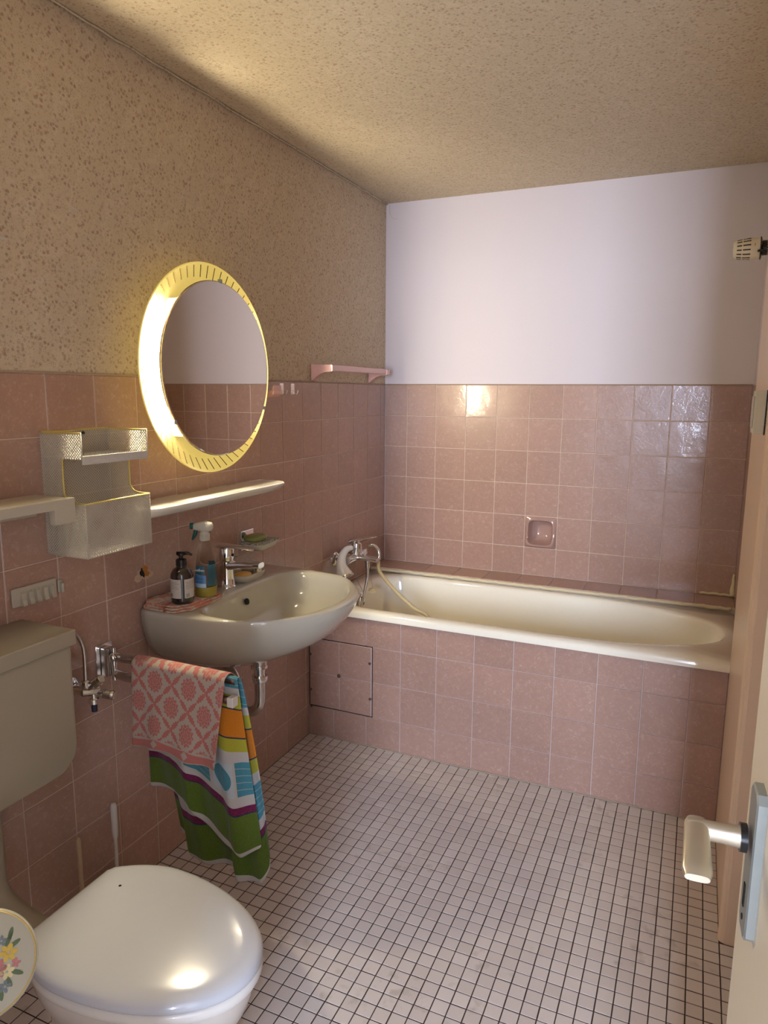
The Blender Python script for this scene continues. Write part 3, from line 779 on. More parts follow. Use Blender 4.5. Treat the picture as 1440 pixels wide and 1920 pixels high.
MB().lathe([(.0225, 0), (.0235, .006), (.0235, .038), (.021, .042)], (bx_, by_, ZR+.089), (.06, 0, 1), 26).build('cartridge', CHROME, bt, True, sharp=40)
MB().lathe([(.005, 0), (.005, .002)], (bx_+.0245, by_, ZR+.107), (1, 0, 0), 10).build('marker', DARK, bt)
rings = []
for k in range(9):
    t = k/8; x = bx_-.024+.125*t; hw = .024*(1-t**2)+.009*t; th = .0065-.003*t; z = ZR+.134-.004*t+.003*math.sin(PI*t)
    rings.append([Vector((x, by_+hw*math.cos(a), z+th*math.sin(a))) for a in [2*PI*i/18 for i in range(18)]])
MB().ring(rings).build('lever', CHROME, bt, True, sharp=50)

# ================================================================ things on the washbasin
def pink_cloth_nodes(nt, U, V, k=1.0):
    a = mth(nt, 'ADD', mth(nt, 'DIVIDE', U, .11*k), mth(nt, 'DIVIDE', V, .134*k))
    b = mth(nt, 'SUBTRACT', mth(nt, 'DIVIDE', U, .11*k), mth(nt, 'DIVIDE', V, .134*k))
    fa = mth(nt, 'SUBTRACT', mth(nt, 'FRACT', mth(nt, 'ADD', a, .5)), .5); fb = mth(nt, 'SUBTRACT', mth(nt, 'FRACT', mth(nt, 'ADD', b, .5)), .5)
    du = mth(nt, 'MULTIPLY', mth(nt, 'ADD', fa, fb), .055); dv = mth(nt, 'MULTIPLY', mth(nt, 'SUBTRACT', fa, fb), .067)
    ru = mth(nt, 'DIVIDE', du, .0235); rv = mth(nt, 'DIVIDE', dv, .0315)
    r = mth(nt, 'SQRT', mth(nt, 'ADD', mth(nt, 'MULTIPLY', ru, ru), mth(nt, 'MULTIPLY', rv, rv)))
    th = mth(nt, 'ARCTAN2', rv, ru)
    sc_ = mth(nt, 'MULTIPLY', mth(nt, 'SINE', mth(nt, 'MULTIPLY', th, 13.0)), .10)
    med = mth(nt, 'LESS_THAN', mth(nt, 'ADD', r, sc_), 1.0)
    vein = mth(nt, 'LESS_THAN', mth(nt, 'SINE', mth(nt, 'ADD', mth(nt, 'MULTIPLY', r, 15.0), mth(nt, 'MULTIPLY', mth(nt, 'SINE', mth(nt, 'MULTIPLY', th, 8.0)), 1.8))), -.55)
    med = mth(nt, 'MULTIPLY', med, mth(nt, 'SUBTRACT', 1.0, mth(nt, 'MULTIPLY', vein, .55)))
    def leaf(p, q_):
        d = mth(nt, 'ABSOLUTE', mth(nt, 'SUBTRACT', mth(nt, 'ABSOLUTE', p), .5))
        wd = mth(nt, 'ADD', .035, mth(nt, 'MULTIPLY', mth(nt, 'ABSOLUTE', mth(nt, 'SINE', mth(nt, 'MULTIPLY', q_, 6.2832))), .065))
        saw = mth(nt, 'MULTIPLY', mth(nt, 'SINE', mth(nt, 'MULTIPLY', q_, 60.0)), .018)
        return mth(nt, 'LESS_THAN', mth(nt, 'ADD', d, saw), mth(nt, 'SUBTRACT', wd, .02))
    lf = mth(nt, 'MAXIMUM', leaf(fa, fb), leaf(fb, fa))
    # small palmette where leaves cross
    return mth(nt, 'MAXIMUM', med, lf)
def terry(nt, b):
    tc = N(nt, 'ShaderNodeTexCoord'); no = N(nt, 'ShaderNodeTexNoise'); no.inputs['Scale'].default_value = 500; no.inputs['Detail'].default_value = 3
    nt.links.new(tc.outputs['Object'], no.inputs['Vector'])
    bp = N(nt, 'ShaderNodeBump'); bp.inputs['Strength'].default_value = .6; bp.inputs['Distance'].default_value = .002
    nt.links.new(no.outputs[0], bp.inputs['Height']); nt.links.new(bp.outputs[0], b.inputs['Normal'])
    b.inputs['Roughness'].default_value = .95; b.inputs['Specular IOR Level'].default_value = .1
    b.inputs['Sheen Weight'].default_value = .15
    return no.outputs[0]
def uvnode(nt):
    u = N(nt, 'ShaderNodeUVMap'); s_ = N(nt, 'ShaderNodeSeparateXYZ'); nt.links.new(u.outputs[0], s_.inputs[0]); return s_.outputs[0], s_.outputs[1]
def towel_pink():
    m, nt, b = newmat('pink_jacquard_terry'); no = terry(nt, b); U, V = uvnode(nt)
    f = pink_cloth_nodes(nt, mth(nt, 'ADD', U, .028), mth(nt, 'ADD', V, .056))
    bord = mth(nt, 'LESS_THAN', V, mth(nt, 'ADD', .034, mth(nt, 'MULTIPLY', mth(nt, 'ABSOLUTE', mth(nt, 'SINE', mth(nt, 'MULTIPLY', mth(nt, 'ADD', U, .028), 28.56))), -.008)))
    # white tufts standing in the border
    du = mth(nt, 'SUBTRACT', mth(nt, 'FRACT', mth(nt, 'DIVIDE', mth(nt, 'ADD', U, .083), .11)), .5)
    tuft = mth(nt, 'LESS_THAN', mth(nt, 'ADD', mth(nt, 'ABSOLUTE', mth(nt, 'MULTIPLY', du, 9.0)), mth(nt, 'ABSOLUTE', mth(nt, 'MULTIPLY', mth(nt, 'SUBTRACT', V, .020), 75.0))), 1.0)
    bord = mth(nt, 'MULTIPLY', bord, mth(nt, 'SUBTRACT', 1.0, tuft))
    low = mth(nt, 'LESS_THAN', V, .034)
    f = mth(nt, 'ADD', mth(nt, 'MULTIPLY', bord, low), mth(nt, 'MULTIPLY', f, mth(nt, 'SUBTRACT', 1.0, low)))
    f = mth(nt, 'MULTIPLY', f, mth(nt, 'GREATER_THAN', V, .005))
    c = mixc(nt, mth(nt, 'MULTIPLY', f, mth(nt, 'ADD', .75, mth(nt, 'MULTIPLY', no, .4))), (.44, .37, .31), (.46, .145, .125))
    nt.links.new(c, b.inputs['Base Color']); return m
def cloth_pink():
    m, nt, b = newmat('pink_blotched_cloth'); no = terry(nt, b)
    tc = N(nt, 'ShaderNodeTexCoord'); n2 = N(nt, 'ShaderNodeTexNoise'); n2.inputs['Scale'].default_value = 42; n2.inputs['Distortion'].default_value = 1
    nt.links.new(tc.outputs['Object'], n2.inputs['Vector'])
    c = mixc(nt, mth(nt, 'MINIMUM', mth(nt, 'MAXIMUM', mth(nt, 'MULTIPLY', mth(nt, 'SUBTRACT', n2.outputs[0], .47), 12.0), 0.0), 1.0), (.52, .39, .30), (.52, .20, .13))
    nt.links.new(c, b.inputs['Base Color']); return m
CLOTHP = cloth_pink()
# folded cloth: three layers with wavy rims
cl = MB(); rnd = random.Random(8)
for L in range(3):
    z0 = ZR+.0015+L*.0065
    ins = .004*L
    n = 48; pts = []
    for (x, y) in radial(lambda x, y: rr_in(x, y, .006+ins*.4, .158-ins, -1.762+ins, -1.560-ins, .02), (.08, -1.66), n, 1):
        pts.append((x+rnd.uniform(-.002, .002)-(.02 if y < -1.72 and x > .1 else 0), y+rnd.uniform(-.002, .002)))
    def lift(x, y): return .004*math.sin(30*y+8*x)*.5+(.010 if x < .03 and y < -1.70 else 0)*.6
    R_ = [[Vector((.08+(x-.08)*s_, -1.66+(y+1.66)*s_, z0+h+lift(x, y)*(h/.007))) for x, y in pts] for s_, h in ((.985, 0), (1.0, .003), (.985, .006), (.93, .0068), (.5, .007), (.1, .007))]
    cl.ring(R_)
o = cl.build('folded_cloth', CLOTHP, None, True, (.08, -1.66, ZR)); tag(o, 'folded pink and white cloth under the bottles on the washbasin', 'cloth')
ZC = ZR+.0225
# soap pump bottle
pc_ = at(344, 1131, 'z', ZC); bxp, byp = pc_.x-.012, pc_.y+.012
pb = empty('pump_bottle', (bxp, byp, ZC), 'dark brown pump bottle with white label on the folded cloth', 'bottle')
MB().lathe([(.029, 0), (.032, .004), (.0325, .010), (.0325, .075), (.031, .086), (.024, .098), (.0145, .104), (.0145, .110)], (bxp, byp, ZC), (0, 0, 1), 32).build('body', BROWNBOTTLE, pb, True, sharp=50)
MB().lathe([(.0150, 0), (.0155, .002), (.0150, .018), (.011, .020), (.006, .021), (.006, .028), (.010, .029), (.010, .036), (.008, .038)], (bxp, byp, ZC+.108), (0, 0, 1), 22).build('pump_collar', BLACK, pb, True, sharp=40)
hd = Vector((RT.x, RT.y, 0)).normalized()
q0 = Vector((bxp, byp, ZC+.143))
MB().tube([q0-hd*.012, q0+hd*.02+Vector((0, 0, .001)), q0+hd*.032+Vector((0, 0, -.004))], .004, 10, rs=[.0055, .0045, .0030]).build('pump_spout', BLACK, pb, True)
def curved(name, m, cx, cy, r, z0, z1, a0, a1, parent, n=12, r2=None):
    v = []; f = []; r2 = r2 or r
    for k in range(n+1):
        a = a0+(a1-a0)*k/n
        for (rr, z) in ((r, z0), (r2, z1), (r-.0004, z0), (r2-.0004, z1)): v.append((cx+rr*math.cos(a), cy+rr*math.sin(a), z))
    for k in range(n):
        i = 4*k; j = i+4; f += [(i, j, j+1, i+1), (i+2, i+3, j+3, j+2), (i+1, j+1, j+3, i+3), (i, i+2, j+2, j)]
    f += [(0, 1, 3, 2), (4*n, 4*n+2, 4*n+3, 4*n+1)]
    return finish(name, v, f, m, parent, True, sharp=30)
av_ = math.atan2(CY-byp, CX-bxp)      # bottles turn their label to the doorway
TXT = plain('label_print', (.10, .09, .09), .6)
TXTW = plain('label_print_white', (.80, .80, .78), .6)
l1 = curved('label', LABELW, bxp, byp, .0329, ZC+.018, ZC+.073, av_-1.55, av_-.12, pb)
l2 = curved('label', LABELW, bxp, byp, .0329, ZC+.018, ZC+.073, av_+.18, av_+1.5, pb)
for lb, a0, a1 in ((l1, av_-1.3, av_-.3), (l2, av_+.3, av_+1.2)):
    for k in range(5): curved('print_line', TXT, bxp, byp, .03315, ZC+.046+k*.0045, ZC+.0468+k*.0045, a0, a1-.15*(k % 3), lb, 6)
    for k in range(7): curved('barcode_bar', TXT, bxp, byp, .03315, ZC+.021, ZC+.032, a0+.05*k, a0+.05*k+.012+.012*(k % 2), lb, 1)
# spray bottle
ps = at(386, 1119, 'z', ZC); sx_, sy_ = ps.x-.01, ps.y+.016
sb = empty('spray_bottle', (sx_, sy_, ZC), 'clear trigger spray bottle with blue label and yellow liquid', 'bottle')
MB().lathe([(.0275, 0), (.031, .004), (.0318, .02), (.0318, .07), (.030, .090), (.024, .120), (.0175, .150), (.0145, .165), (.0140, .172)], (sx_, sy_, ZC), (0, 0, 1), 32).build('body', CLEARP, sb, True, sharp=50)
MB().lathe([(.026, .001), (.0298, .005), (.0305, .02), (.0305, .031), (.0, .0312)], (sx_, sy_, ZC), (0, 0, 1), 30).build('liquid', LIQUID, sb, True, sharp=50)
MB().lathe([(.0152, 0), (.0158, .003), (.0152, .020), (.013, .022), (.012, .028)], (sx_, sy_, ZC+.168), (0, 0, 1), 22).build('collar', TRANSW, sb, True, sharp=40)
nd = -Vector((RT.x, RT.y, 0)).normalized()
up = Vector((0, 0, 1)); sd = nd.cross(up)
def sec2(c, hw, hh, n=16): return [c+sd*hw*math.copysign(abs(math.cos(a))**.7, math.cos(a))+up*hh*math.copysign(abs(math.sin(a))**.7, math.sin(a)) for a in [2*PI*i/n for i in range(n)]]
hb = Vector((sx_, sy_, ZC+.209))
MB().ring([sec2(hb+nd*d, hw, hh) if 1 else 0 for d, hw, hh in ((-.026, .006, .006), (-.022, .011, .012), (-.005, .013, .017), (.012, .012, .014), (.028, .0095, .010), (.033, .008, .008))]).build('spray_head', TRANSW, sb, True, sharp=50)
MB().ring([sec2(hb+nd*d+up*.001, hw, hh, 12) for d, hw, hh in ((.030, .009, .0095), (.040, .009, .0095), (.042, .005, .005))]).build('nozzle', GREENP, sb, True, sharp=40)
MB().tube([hb+nd*.024-up*.008, hb+nd*.027-up*.022, hb+nd*.036-up*.040], .005, 10, rs=[.006, .0065, .003], smooth=4).build('trigger', GREENP, sb, True)
va = math.atan2(CY-sy_, CX-sx_)
lbk = curved('back_label', DKBLUE, sx_, sy_, .0312, ZC+.034, ZC+.098, va+.15, va+2.9, sb, 18, .0300)
lb2 = curved('label', LABELB, sx_, sy_, .0324, ZC+.030, ZC+.068, va-1.35, va+.02, sb)
curved('label_band', LABELLB, sx_, sy_, .0326, ZC+.032, ZC+.043, va-1.30, va-.03, lb2)
lb3 = curved('brand_label', DKBLUE, sx_, sy_, .0323, ZC+.070, ZC+.096, va-1.15, va-.10, sb, 12, .0302)
def text(s_, size, c, nrm, m, name, parent):
    cu = bpy.data.curves.new(name, 'FONT'); cu.body = s_; cu.size = size; cu.align_x = 'CENTER'; cu.extrude = .0002; cu.resolution_u = 2
    o = bpy.data.objects.new(name, cu); COL.objects.link(o)
    dg = bpy.context.evaluated_depsgraph_get(); me = bpy.data.meshes.new_from_object(o.evaluated_get(dg)); bpy.data.objects.remove(o)
    z = Vector(nrm).normalized(); x = Vector((0, 0, 1)).cross(z).normalized(); y = z.cross(x)
    R = Matrix((x, y, z)).transposed(); vs_ = [R @ v.co+Vector(c) for v in me.vertices]; fs = [tuple(p.vertices) for p in me.polygons]
    return finish(name, vs_, fs, m, parent)
def on(a, r, z): return (sx_+r*math.cos(a), sy_+r*math.sin(a), z)
def dirn(a): return (math.cos(a), math.sin(a), 0)
text('ueben', .0125, on(va-.55, .0322, ZC+.080), dirn(va-.55), TXTW, 'brand_lettering', lb3)
text('REINIGER', .0062, on(va-.62, .0332, ZC+.056), dirn(va-.62), DKBLUE, 'label_lettering', lb2)
text('BAD SPRAY', .0048, on(va-.62, .0332, ZC+.047), dirn(va-.62), DKBLUE, 'label_lettering', lb2)
# soap dish behind the tap
sdh = empty('soap_dish', (.085, -1.345, ZR), 'white shallow soap dish beside the basin tap', 'soap dish')
rings = []
for s_, z in ((.86, .0015), (.93, .010), (1.0, .024), (.985, .0255), (.96, .024), (.88, .010), (.5, .0075)):
    rings.append([Vector((.082+x*s_, -1.350+y*s_, ZR+z)) for x, y in rrect(0, 0, .047, .068, 40, 5)])
MB().ring(rings).build('dish', CERAMIC, sdh, True, sharp=60)
def soap(name, c, a, b, h, m, loc, ang=0, e=2.6, parent=None):
    rings = []
    for t in (-.95, -.75, -.4, 0, .4, .75, .95):
        s_ = (1-abs(t)**2.6)**(1/2.6)
        rings.append([Vector((c[0]+math.cos(ang)*x-math.sin(ang)*y, c[1]+math.sin(ang)*x+math.cos(ang)*y, c[2]+h*t)) for x, y in rrect(0, 0, a*s_, b*s_, 28, e)])
    return MB().ring(rings).build(name, m, parent, True, None if parent else loc)
tag(soap('soap_bar', (.086, -1.372, ZR+.018), .026, .034, .010, ORANGESOAP, (.086, -1.372, ZR+.008)), 'amber bar of soap lying in the white soap dish', 'soap')
tag(soap('soap_remnant', (.070, -1.318, ZR+.019), .018, .024, .010, SPONGE, (.07, -1.318, ZR+.009)), 'dark worn soap remnant in the white soap dish', 'soap')
# soap holder on the wall
wh = empty('wall_soap_holder', (0, -1.225, .91), 'chrome wall plate carrying a white soap tray above the tap', 'soap holder')
MB().box((.0004, -1.262, .905), (.008, -1.186, .974), .0015, 1).build('plate', CHROME, wh)
MB().box((.006, -1.24, .918), (.028, -1.208, .932), .002, 1).build('arm', CHROME, wh)
rings = []
for s_, z in ((.70, .914), (.86, .920), (1.0, .936), (.99, .938), (.965, .936), (.84, .926), (.4, .924)):
    rings.append([Vector((.060+x*s_, -1.222+y*s_, z+.008*max(0, (x+y)*6)*s_)) for x, y in rrect(0, 0, .050, .068, 40, 4)])
MB().ring(rings).build('tray', PORC, wh, True, sharp=60)
for i in range(6):
    for j in range(2):
        MB().lathe([(.0032, 0), (.0026, .012), (.001, .014)], (.076+.018*j, -1.265+.018*i, .926+j*.004), (0, 0, 1), 8).build('peg', PORC, wh, True, sharp=40)
tag(soap('soap_bar', (.052, -1.240, .953), .034, .044, .0145, GREENSOAP, (.052, -1.24, .94)), 'olive green bar of soap on the wall soap tray', 'soap')

# ================================================================ perforated two-tier basket
BY1, BY2, BD, BZ1, BZ2 = -2.058, -1.842, .133, 1.060, 1.360
bk = empty('mesh_basket', (0, (BY1+BY2)/2, BZ1), 'silver perforated metal two tier basket with brass edges on the wall', 'basket')
def lattice(p0, ux, uy, poly, name, pitch=.0078, wd=.0021, th=.0009):
    """crossed flat strips clipped to a polygon given in panel coordinates"""
    p0, ux, uy = Vector(p0), Vector(ux), Vector(uy); nz = ux.cross(uy)
    mb = MB()
    st = pitch/math.sqrt(2)
    for d, nrm, off in ((Vector((1, 1)).normalized(), Vector((-1, 1)).normalized(), 0), (Vector((1, -1)).normalized(), Vector((1, 1)).normalized(), th*.6)):
        pr_ = [Vector(q).dot(nrm) for q in poly]; lo, hi = min(pr_), max(pr_)
        k = math.ceil(lo/st)
        while k*st < hi:
            c = k*st; k += 1; ts = []
            for i in range(len(poly)):
                a, b = Vector(poly[i]), Vector(poly[(i+1) % len(poly)]); da, db = a.dot(nrm)-c, b.dot(nrm)-c
                if (da < 0) != (db < 0): ts.append((a+(b-a)*(da/(da-db))).dot(d))
            ts.sort()
            for t0, t1 in zip(ts[::2], ts[1::2]):
                if t1-t0 < .001: continue
                v = []
                for z in (off, off+th):
                    for t, s_ in ((t0, -1), (t1, -1), (t1, 1), (t0, 1)):
                        q_ = d*t+nrm*(c+s_*wd/2); v.append(p0+ux*q_.x+uy*q_.y+nz*z)
                mb.add(v, [(0, 3, 2, 1), (4, 5, 6, 7), (0, 1, 5, 4), (2, 3, 7, 6), (1, 2, 6, 5), (3, 0, 4, 7)])
    return tag(mb.build(name, MESHM, bk), kind='stuff')
HB = BZ2-BZ1; WB_ = BY2-BY1
side = [(.0, 0), (BD, 0), (BD, .132), (.095, .134), (.078, .142), (.068, .160), (.068, .238), (BD, .238), (BD, HB), (0, HB)]
lattice((.002, BY1, BZ1), (0, 1, 0), (0, 0, 1), [(0, 0), (WB_, 0), (WB_, HB), (0, HB)], 'back_mesh')
lattice((0, BY1, BZ1), (1, 0, 0), (0, 0, 1), side, 'side_mesh')
lattice((0, BY2, BZ1), (1, 0, 0), (0, 0, 1), side, 'side_mesh')
lattice((BD, BY1, BZ1), (0, 1, 0), (0, 0, 1), [(0, 0), (WB_, 0), (WB_, .132), (0, .132)], 'front_mesh')
lattice((0, BY1, BZ1+.001), (1, 0, 0), (0, 1, 0), [(0, 0), (BD, 0), (BD, WB_), (0, WB_)], 'bottom_mesh')
lattice((0, BY1, BZ1+.240), (1, 0, 0), (0, 1, 0), [(0, 0), (BD, 0), (BD, WB_), (0, WB_)], 'tray_mesh')
for yy in (BY1, BY2):
    MB().tube([(.002, yy, BZ2+.001), (.03, yy, BZ2-.002 if yy == BY1 else BZ2), (BD, yy, BZ2)], .0022, 8, smooth=3).build('brass_edge', BRASS, bk, True)
    MB().tube([(.068, yy, BZ1+.238), (.068, yy, BZ1+.162), (.070, yy, BZ1+.150), (.080, yy, BZ1+.138), (.096, yy, BZ1+.133), (BD, yy, BZ1+.132)], .0022, 8, smooth=3).build('brass_edge', BRASS, bk, True)
    MB().tube([(BD, yy, BZ1), (BD, yy, BZ1+.132)], .0013, 6).build('corner_wire', MESHM, bk, True)
    MB().tube([(BD, yy, BZ1+.238), (BD, yy, BZ2)], .0013, 6).build('corner_wire', MESHM, bk, True)
    MB().tube([(.002, yy, BZ1), (BD, yy, BZ1)], .0013, 6).build('corner_wire', MESHM, bk, True)
MB().tube([(.002, BY1, BZ2+.001), (.003, BY1+.07, BZ2-.001), (.003, BY2-.05, BZ2+.002), (.002, BY2, BZ2+.001)], .0022, 8, smooth=4).build('brass_edge', BRASS, bk, True)
MB().tube([(BD, BY1, BZ1+.132), (BD, BY2, BZ1+.132)], .0024, 8).build('brass_edge', BRASS, bk, True)
MB().tube([(BD, BY1, BZ1+.001), (BD, BY2, BZ1+.001)], .0014, 6).build('corner_wire', MESHM, bk, True)
# closely wound white lip of the upper tray
lip = MB()
for k in range(64):
    y = BY1+.004+(WB_-.008)*k/63
    lip.box((BD-.004, y-.0013, BZ1+.226), (BD+.003, y+.0013, BZ1+.246))
lip.box((BD-.002, BY1+.001, BZ1+.229), (BD+.001, BY2-.001, BZ1+.243))
lip.build('tray_lip', WHITEP, bk)
tag(MB().lathe([(.004, 0), (.004, .003), (.001, .004)], (.004, -1.93, BZ2-.008), (1, 0, 0), 10).build('hanging_screw', BLACK, bk, True, sharp=40))

# ================================================================ plastic shelf over the cistern
ps_ = empty('wall_shelf', (0, -2.33, 1.17), 'cream plastic wall shelf above the cistern, beside the mesh basket', 'shelf')
mb = MB().box((.004, -2.60, 1.2015), (.127, -2.088, 1.2125), .002, 2)
mb.build('board', CREAMP, ps_)
MB().box((.120, -2.60, 1.190), (.1305, -2.138, 1.2135), .002, 2).build('front_edge', CREAMP, ps_)
MB().box((.112, -2.142, 1.155), (.1305, -2.084, 1.2135), .002, 2).build('end_block', CREAMP, ps_)
MB().box((.0, -2.60, 1.160), (.008, -2.088, 1.2015), .002, 1).build('wall_plate', CREAMP, ps_)

# ================================================================ lever hook strip and its loose neighbour
hk = empty('hook_strip', (0, -2.11, .955), 'cream plastic strip with five towel levers on the tile above the cistern', 'hook rail')
MB().box((.0005, -2.172, .952), (.007, -2.046, .997), .0015, 1).build('plate', CREAMP, hk)
for k in range(5):
    y = -2.146+k*.0208
    rings = []
    for z, x0, x1 in ((.986, .006, .008), (.982, .006, .013), (.966, .006, .014), (.958, .006, .0175), (.953, .008, .018)):
        rings.append([Vector((x0, y-.006, z)), Vector((x1, y-.0055, z)), Vector((x1, y+.0055, z)), Vector((x0, y+.006, z))])
    MB().ring(rings).build('lever', CREAMP, hk)
lh = empty('adhesive_hook', (0, -2.033, .96), 'single cream plastic hook right beside the five lever strip', 'hook')
MB().box((.0005, -2.040, .957), (.006, -2.026, .989), .002, 1).build('plate', CREAMP, lh)
MB().box((.005, -2.037, .957), (.016, -2.030, .982), .002, 1).build('prong', CREAMP, lh)

# ================================================================ cistern with flush pipe
TYC = -2.340
ci = empty('toilet_cistern', (0, TYC, .58), 'cream plastic toilet cistern with lid and flush pipe', 'cistern')
cy1, cy2 = TYC-.192, TYC+.185
def front(y1, y2, z1, z2, r, n=8):
    out = []
    for cx, cz, a0 in ((y2-r, z1+r, -PI/2), (y2-.008, z2-.008, 0), (y1+.008, z2-.008, PI/2), (y1+r, z1+r, PI)):
        rr = r if cz < (z1+z2)/2 else .008
        for k in range(n+1):
            a = a0+PI/2*k/n; out.append((cx+rr*math.cos(a), cz+rr*math.sin(a)))
    return out
fr = front(cy1, cy2, .583, .885, .062)
def inset(pts, d, cy, cz): return [(cy+(y-cy)*(1-d/.19), cz+(z-cz)*(1-d/.16)) for y, z in pts]
cyc, czc = (cy1+cy2)/2, .73
rings = [[Vector((x, y, z)) for y, z in inset(fr, d, cyc, czc)] for x, d in ((.002, .012), (.10, .008), (.155, .002), (.166, .003), (.170, .010))]
MB().ring(rings).build('tank', CISTP, ci, True, sharp=35)
MB().box((.003, cy1-.006, .884), (.178, cy2+.006, .920), .0035, 3).build('lid', CISTP, ci, True, sharp=35)
MB().tube([(.085, TYC+.004, .592), (.085, TYC+.004, .47), (.085, TYC+.004, .385), (.098, TYC+.004, .345), (.135, TYC+.004, .322), (.20, TYC+.003, .308), (.262, TYC+.003, .302)], .026, 18, smooth=5).build('flush_pipe', CISTP, ci, True)
MB().lathe([(.034, 0), (.034, .02), (.028, .024)], (.085, TYC+.004, .562), (0, 0, 1), 22).build('pipe_nut', CISTP, ci, True, sharp=40)
# stop valve beside the cistern
VY, VZ = -2.010, .690
sv = empty('stop_valve', (0, VY, VZ), 'chrome double stop valve with riser tube beside the cistern', 'valve')
MB().lathe([(.030, 0), (.030, .004), (.020, .012), (.012, .014), (.012, .05)], (0, VY-.012, VZ+.002), (1, 0, 0), 22).build('rosette', CHROME, sv, True, sharp=40)
MB().tube([(.045, VY-.014, VZ+.002), (.058, VY+.004, VZ), (.066, VY+.020, VZ-.002)], .0125, 14).build('body', DULLCHROME, sv, True, sharp=50)
for a_, b_, nm in (((.056, VY-.004, VZ+.010), (.088, VY+.010, VZ+.036), 'knob'), ((.064, VY+.012, VZ-.004), (.104, VY+.032, VZ-.014), 'knob')):
    A_, B_ = Vector(a_), Vector(b_); ax = B_-A_; L_ = ax.length
    kb = MB().lathe([(.008, 0), (.009, L_*.35), (.0125, L_*.45), (.013, L_*.80), (.0115, L_*.82), (.0115, L_*.86), (.0130, L_*.88), (.0125, L_), (.010, L_+.002)], A_, ax, 20).build(nm, DULLCHROME, sv, True, sharp=30)
    MB().lathe([(.0095, 0), (.009, .001)], B_+ax.normalized()*.0018, ax, 18).build('cap', CREAMP, kb, True, sharp=40)
MB().lathe([(.009, 0), (.009, .012), (.0145, .014), (.0145, .026), (.010, .028)], (.062, VY+.006, VZ-.006), (0, 0, -1), 18).build('outlet', CHROME, sv, True, sharp=40)
MB().lathe([(.0078, 0), (.0078, .022)], (.062, VY+.006, VZ-.033), (0, 0, -1), 14).build('outlet_cap', plain('navy_rubber', (.012, .014, .035), .5), sv, True, sharp=40)
MB().lathe([(.010, 0), (.0115, .004), (.0115, .018), (.007, .022)], (.052, VY-.008, VZ+.012), (0, 0, 1), 16).build('riser_nut', DULLCHROME, sv, True, sharp=40)
MB().tube([(.052, VY-.008, VZ+.030), (.054, VY-.008, VZ+.095), (.054, VY-.012, VZ+.130), (.056, VY-.030, VZ+.163), (.060, VY-.062, VZ+.180), (.064, cy2+VY*0-.004, VZ+.184)], .0055, 12, smooth=6).build('riser_tube', DULLCHROME, sv, True)

# ================================================================ toilet
tl = empty('toilet', (.50, TYC, 0), 'white toilet with closed plastic lid beside the tiled wall', 'toilet')
def lid_in(d=0, bx=.318):
    def f(x, y):
        yy = abs(y-TYC)
        if x < bx+d: return False
        hw = .174-d
        if x < .47:
            # a little narrower towards the hinge
            return yy < hw-.062*((.47-x)/.15)**2.0
        return ((x-.47)/(.306-d))**2.05+(yy/hw)**2.05 < 1
    return f
tc_ = (.53, TYC); NTL = 96
def tring(d, z, bx=.318, dz=None):
    pts = radial(lid_in(d, bx), tc_, NTL, 1)
    return [Vector((x, y, z+(dz(x, y) if dz else 0))) for x, y in pts]
crown = lambda x, y: 0
rings = [tring(.014, .3965), tring(.002, .397), tring(0, .401), tring(.001, .407), tring(.005, .4130), tring(.012, .4168), tring(.025, .4195), tring(.042, .4208)]
for s_ in (.85, .6, .3, .08):
    rings.append([Vector((tc_[0]+(p.x-tc_[0])*s_, TYC+(p.y-TYC)*s_, .4208+.0012*(1-s_**2))) for p in rings[7]])
lid = MB().ring(rings).build('lid', LIDP, tl, True, sharp=50)
MB().lathe([(.0035, 0), (.003, .0012)], at(225, 1660, 'z', .422)+Vector((0, 0, -.0015)), (0, 0, 1), 10).build('pin', DARK, lid)
rings = [tring(.020, .371), tring(.004, .372), tring(.001, .378), tring(.001, .388), tring(.006, .394), tring(.02, .3955)]
MB().ring(rings).build('seat', WHITEP, tl, True, sharp=50)
BOWL = plain('white_toilet_ceramic', (.55, .49, .43), .12, coat=.5, vary=.02)
rings = []
for d, z, sx, bx in ((.016, .370, 0, .30), (.012, .358, 0, .29), (.014, .335, 0, .28), (.026, .30, 0, .27), (.046, .25, -.01, .26), (.066, .19, -.02, .25), (.078, .12, -.03, .25), (.080, .06, -.03, .25), (.070, .02, -.03, .25), (.070, .001, -.03, .25)):
    pts = radial(lid_in(d, bx), (.50, TYC), NTL, 1); rings.append([Vector((x+sx-.006, y, z)) for x, y in pts])
MB().ring(rings).build('bowl', BOWL, tl, True, sharp=60)
# brush and plunger sticks behind the toilet
def stick(x, y, z0, z1, r0, r1, m, label, cat, name, head):
    e_ = empty(name, (x, y, 0), label, cat)
    MB().lathe([(r1, z0), (r1, z1-.11), (r0*.9, z1-.10), (r0, z1-.08), (r0, z1-.01), (r0*.7, z1-.002), (r0*.2, z1)], (x, y, 0), (0, 0, 1), 16).build('handle', m, e_, True, sharp=40)
    MB().lathe(head, (x, y, 0), (0, 0, 1), 24).build('cup', WHITEP if m is WHITEP else CREAMP, e_, True, sharp=40)
stick(.055, -1.955, .06, .345, .0090, .0050, WHITEP, 'white toilet brush standing in its cup behind the toilet', 'toilet brush', 'toilet_brush', [(.045, .0), (.048, .01), (.042, .12), (.035, .125), (.03, .10)])
stick(.055, -2.078, .06, .316, .0062, .0058, plain('tan_stick', (.50, .36, .22), .6), 'thin tan stick of a plunger standing behind the toilet', 'plunger', 'plunger', [(.05, .0), (.052, .01), (.038, .05), (.015, .07), (.008, .09)])

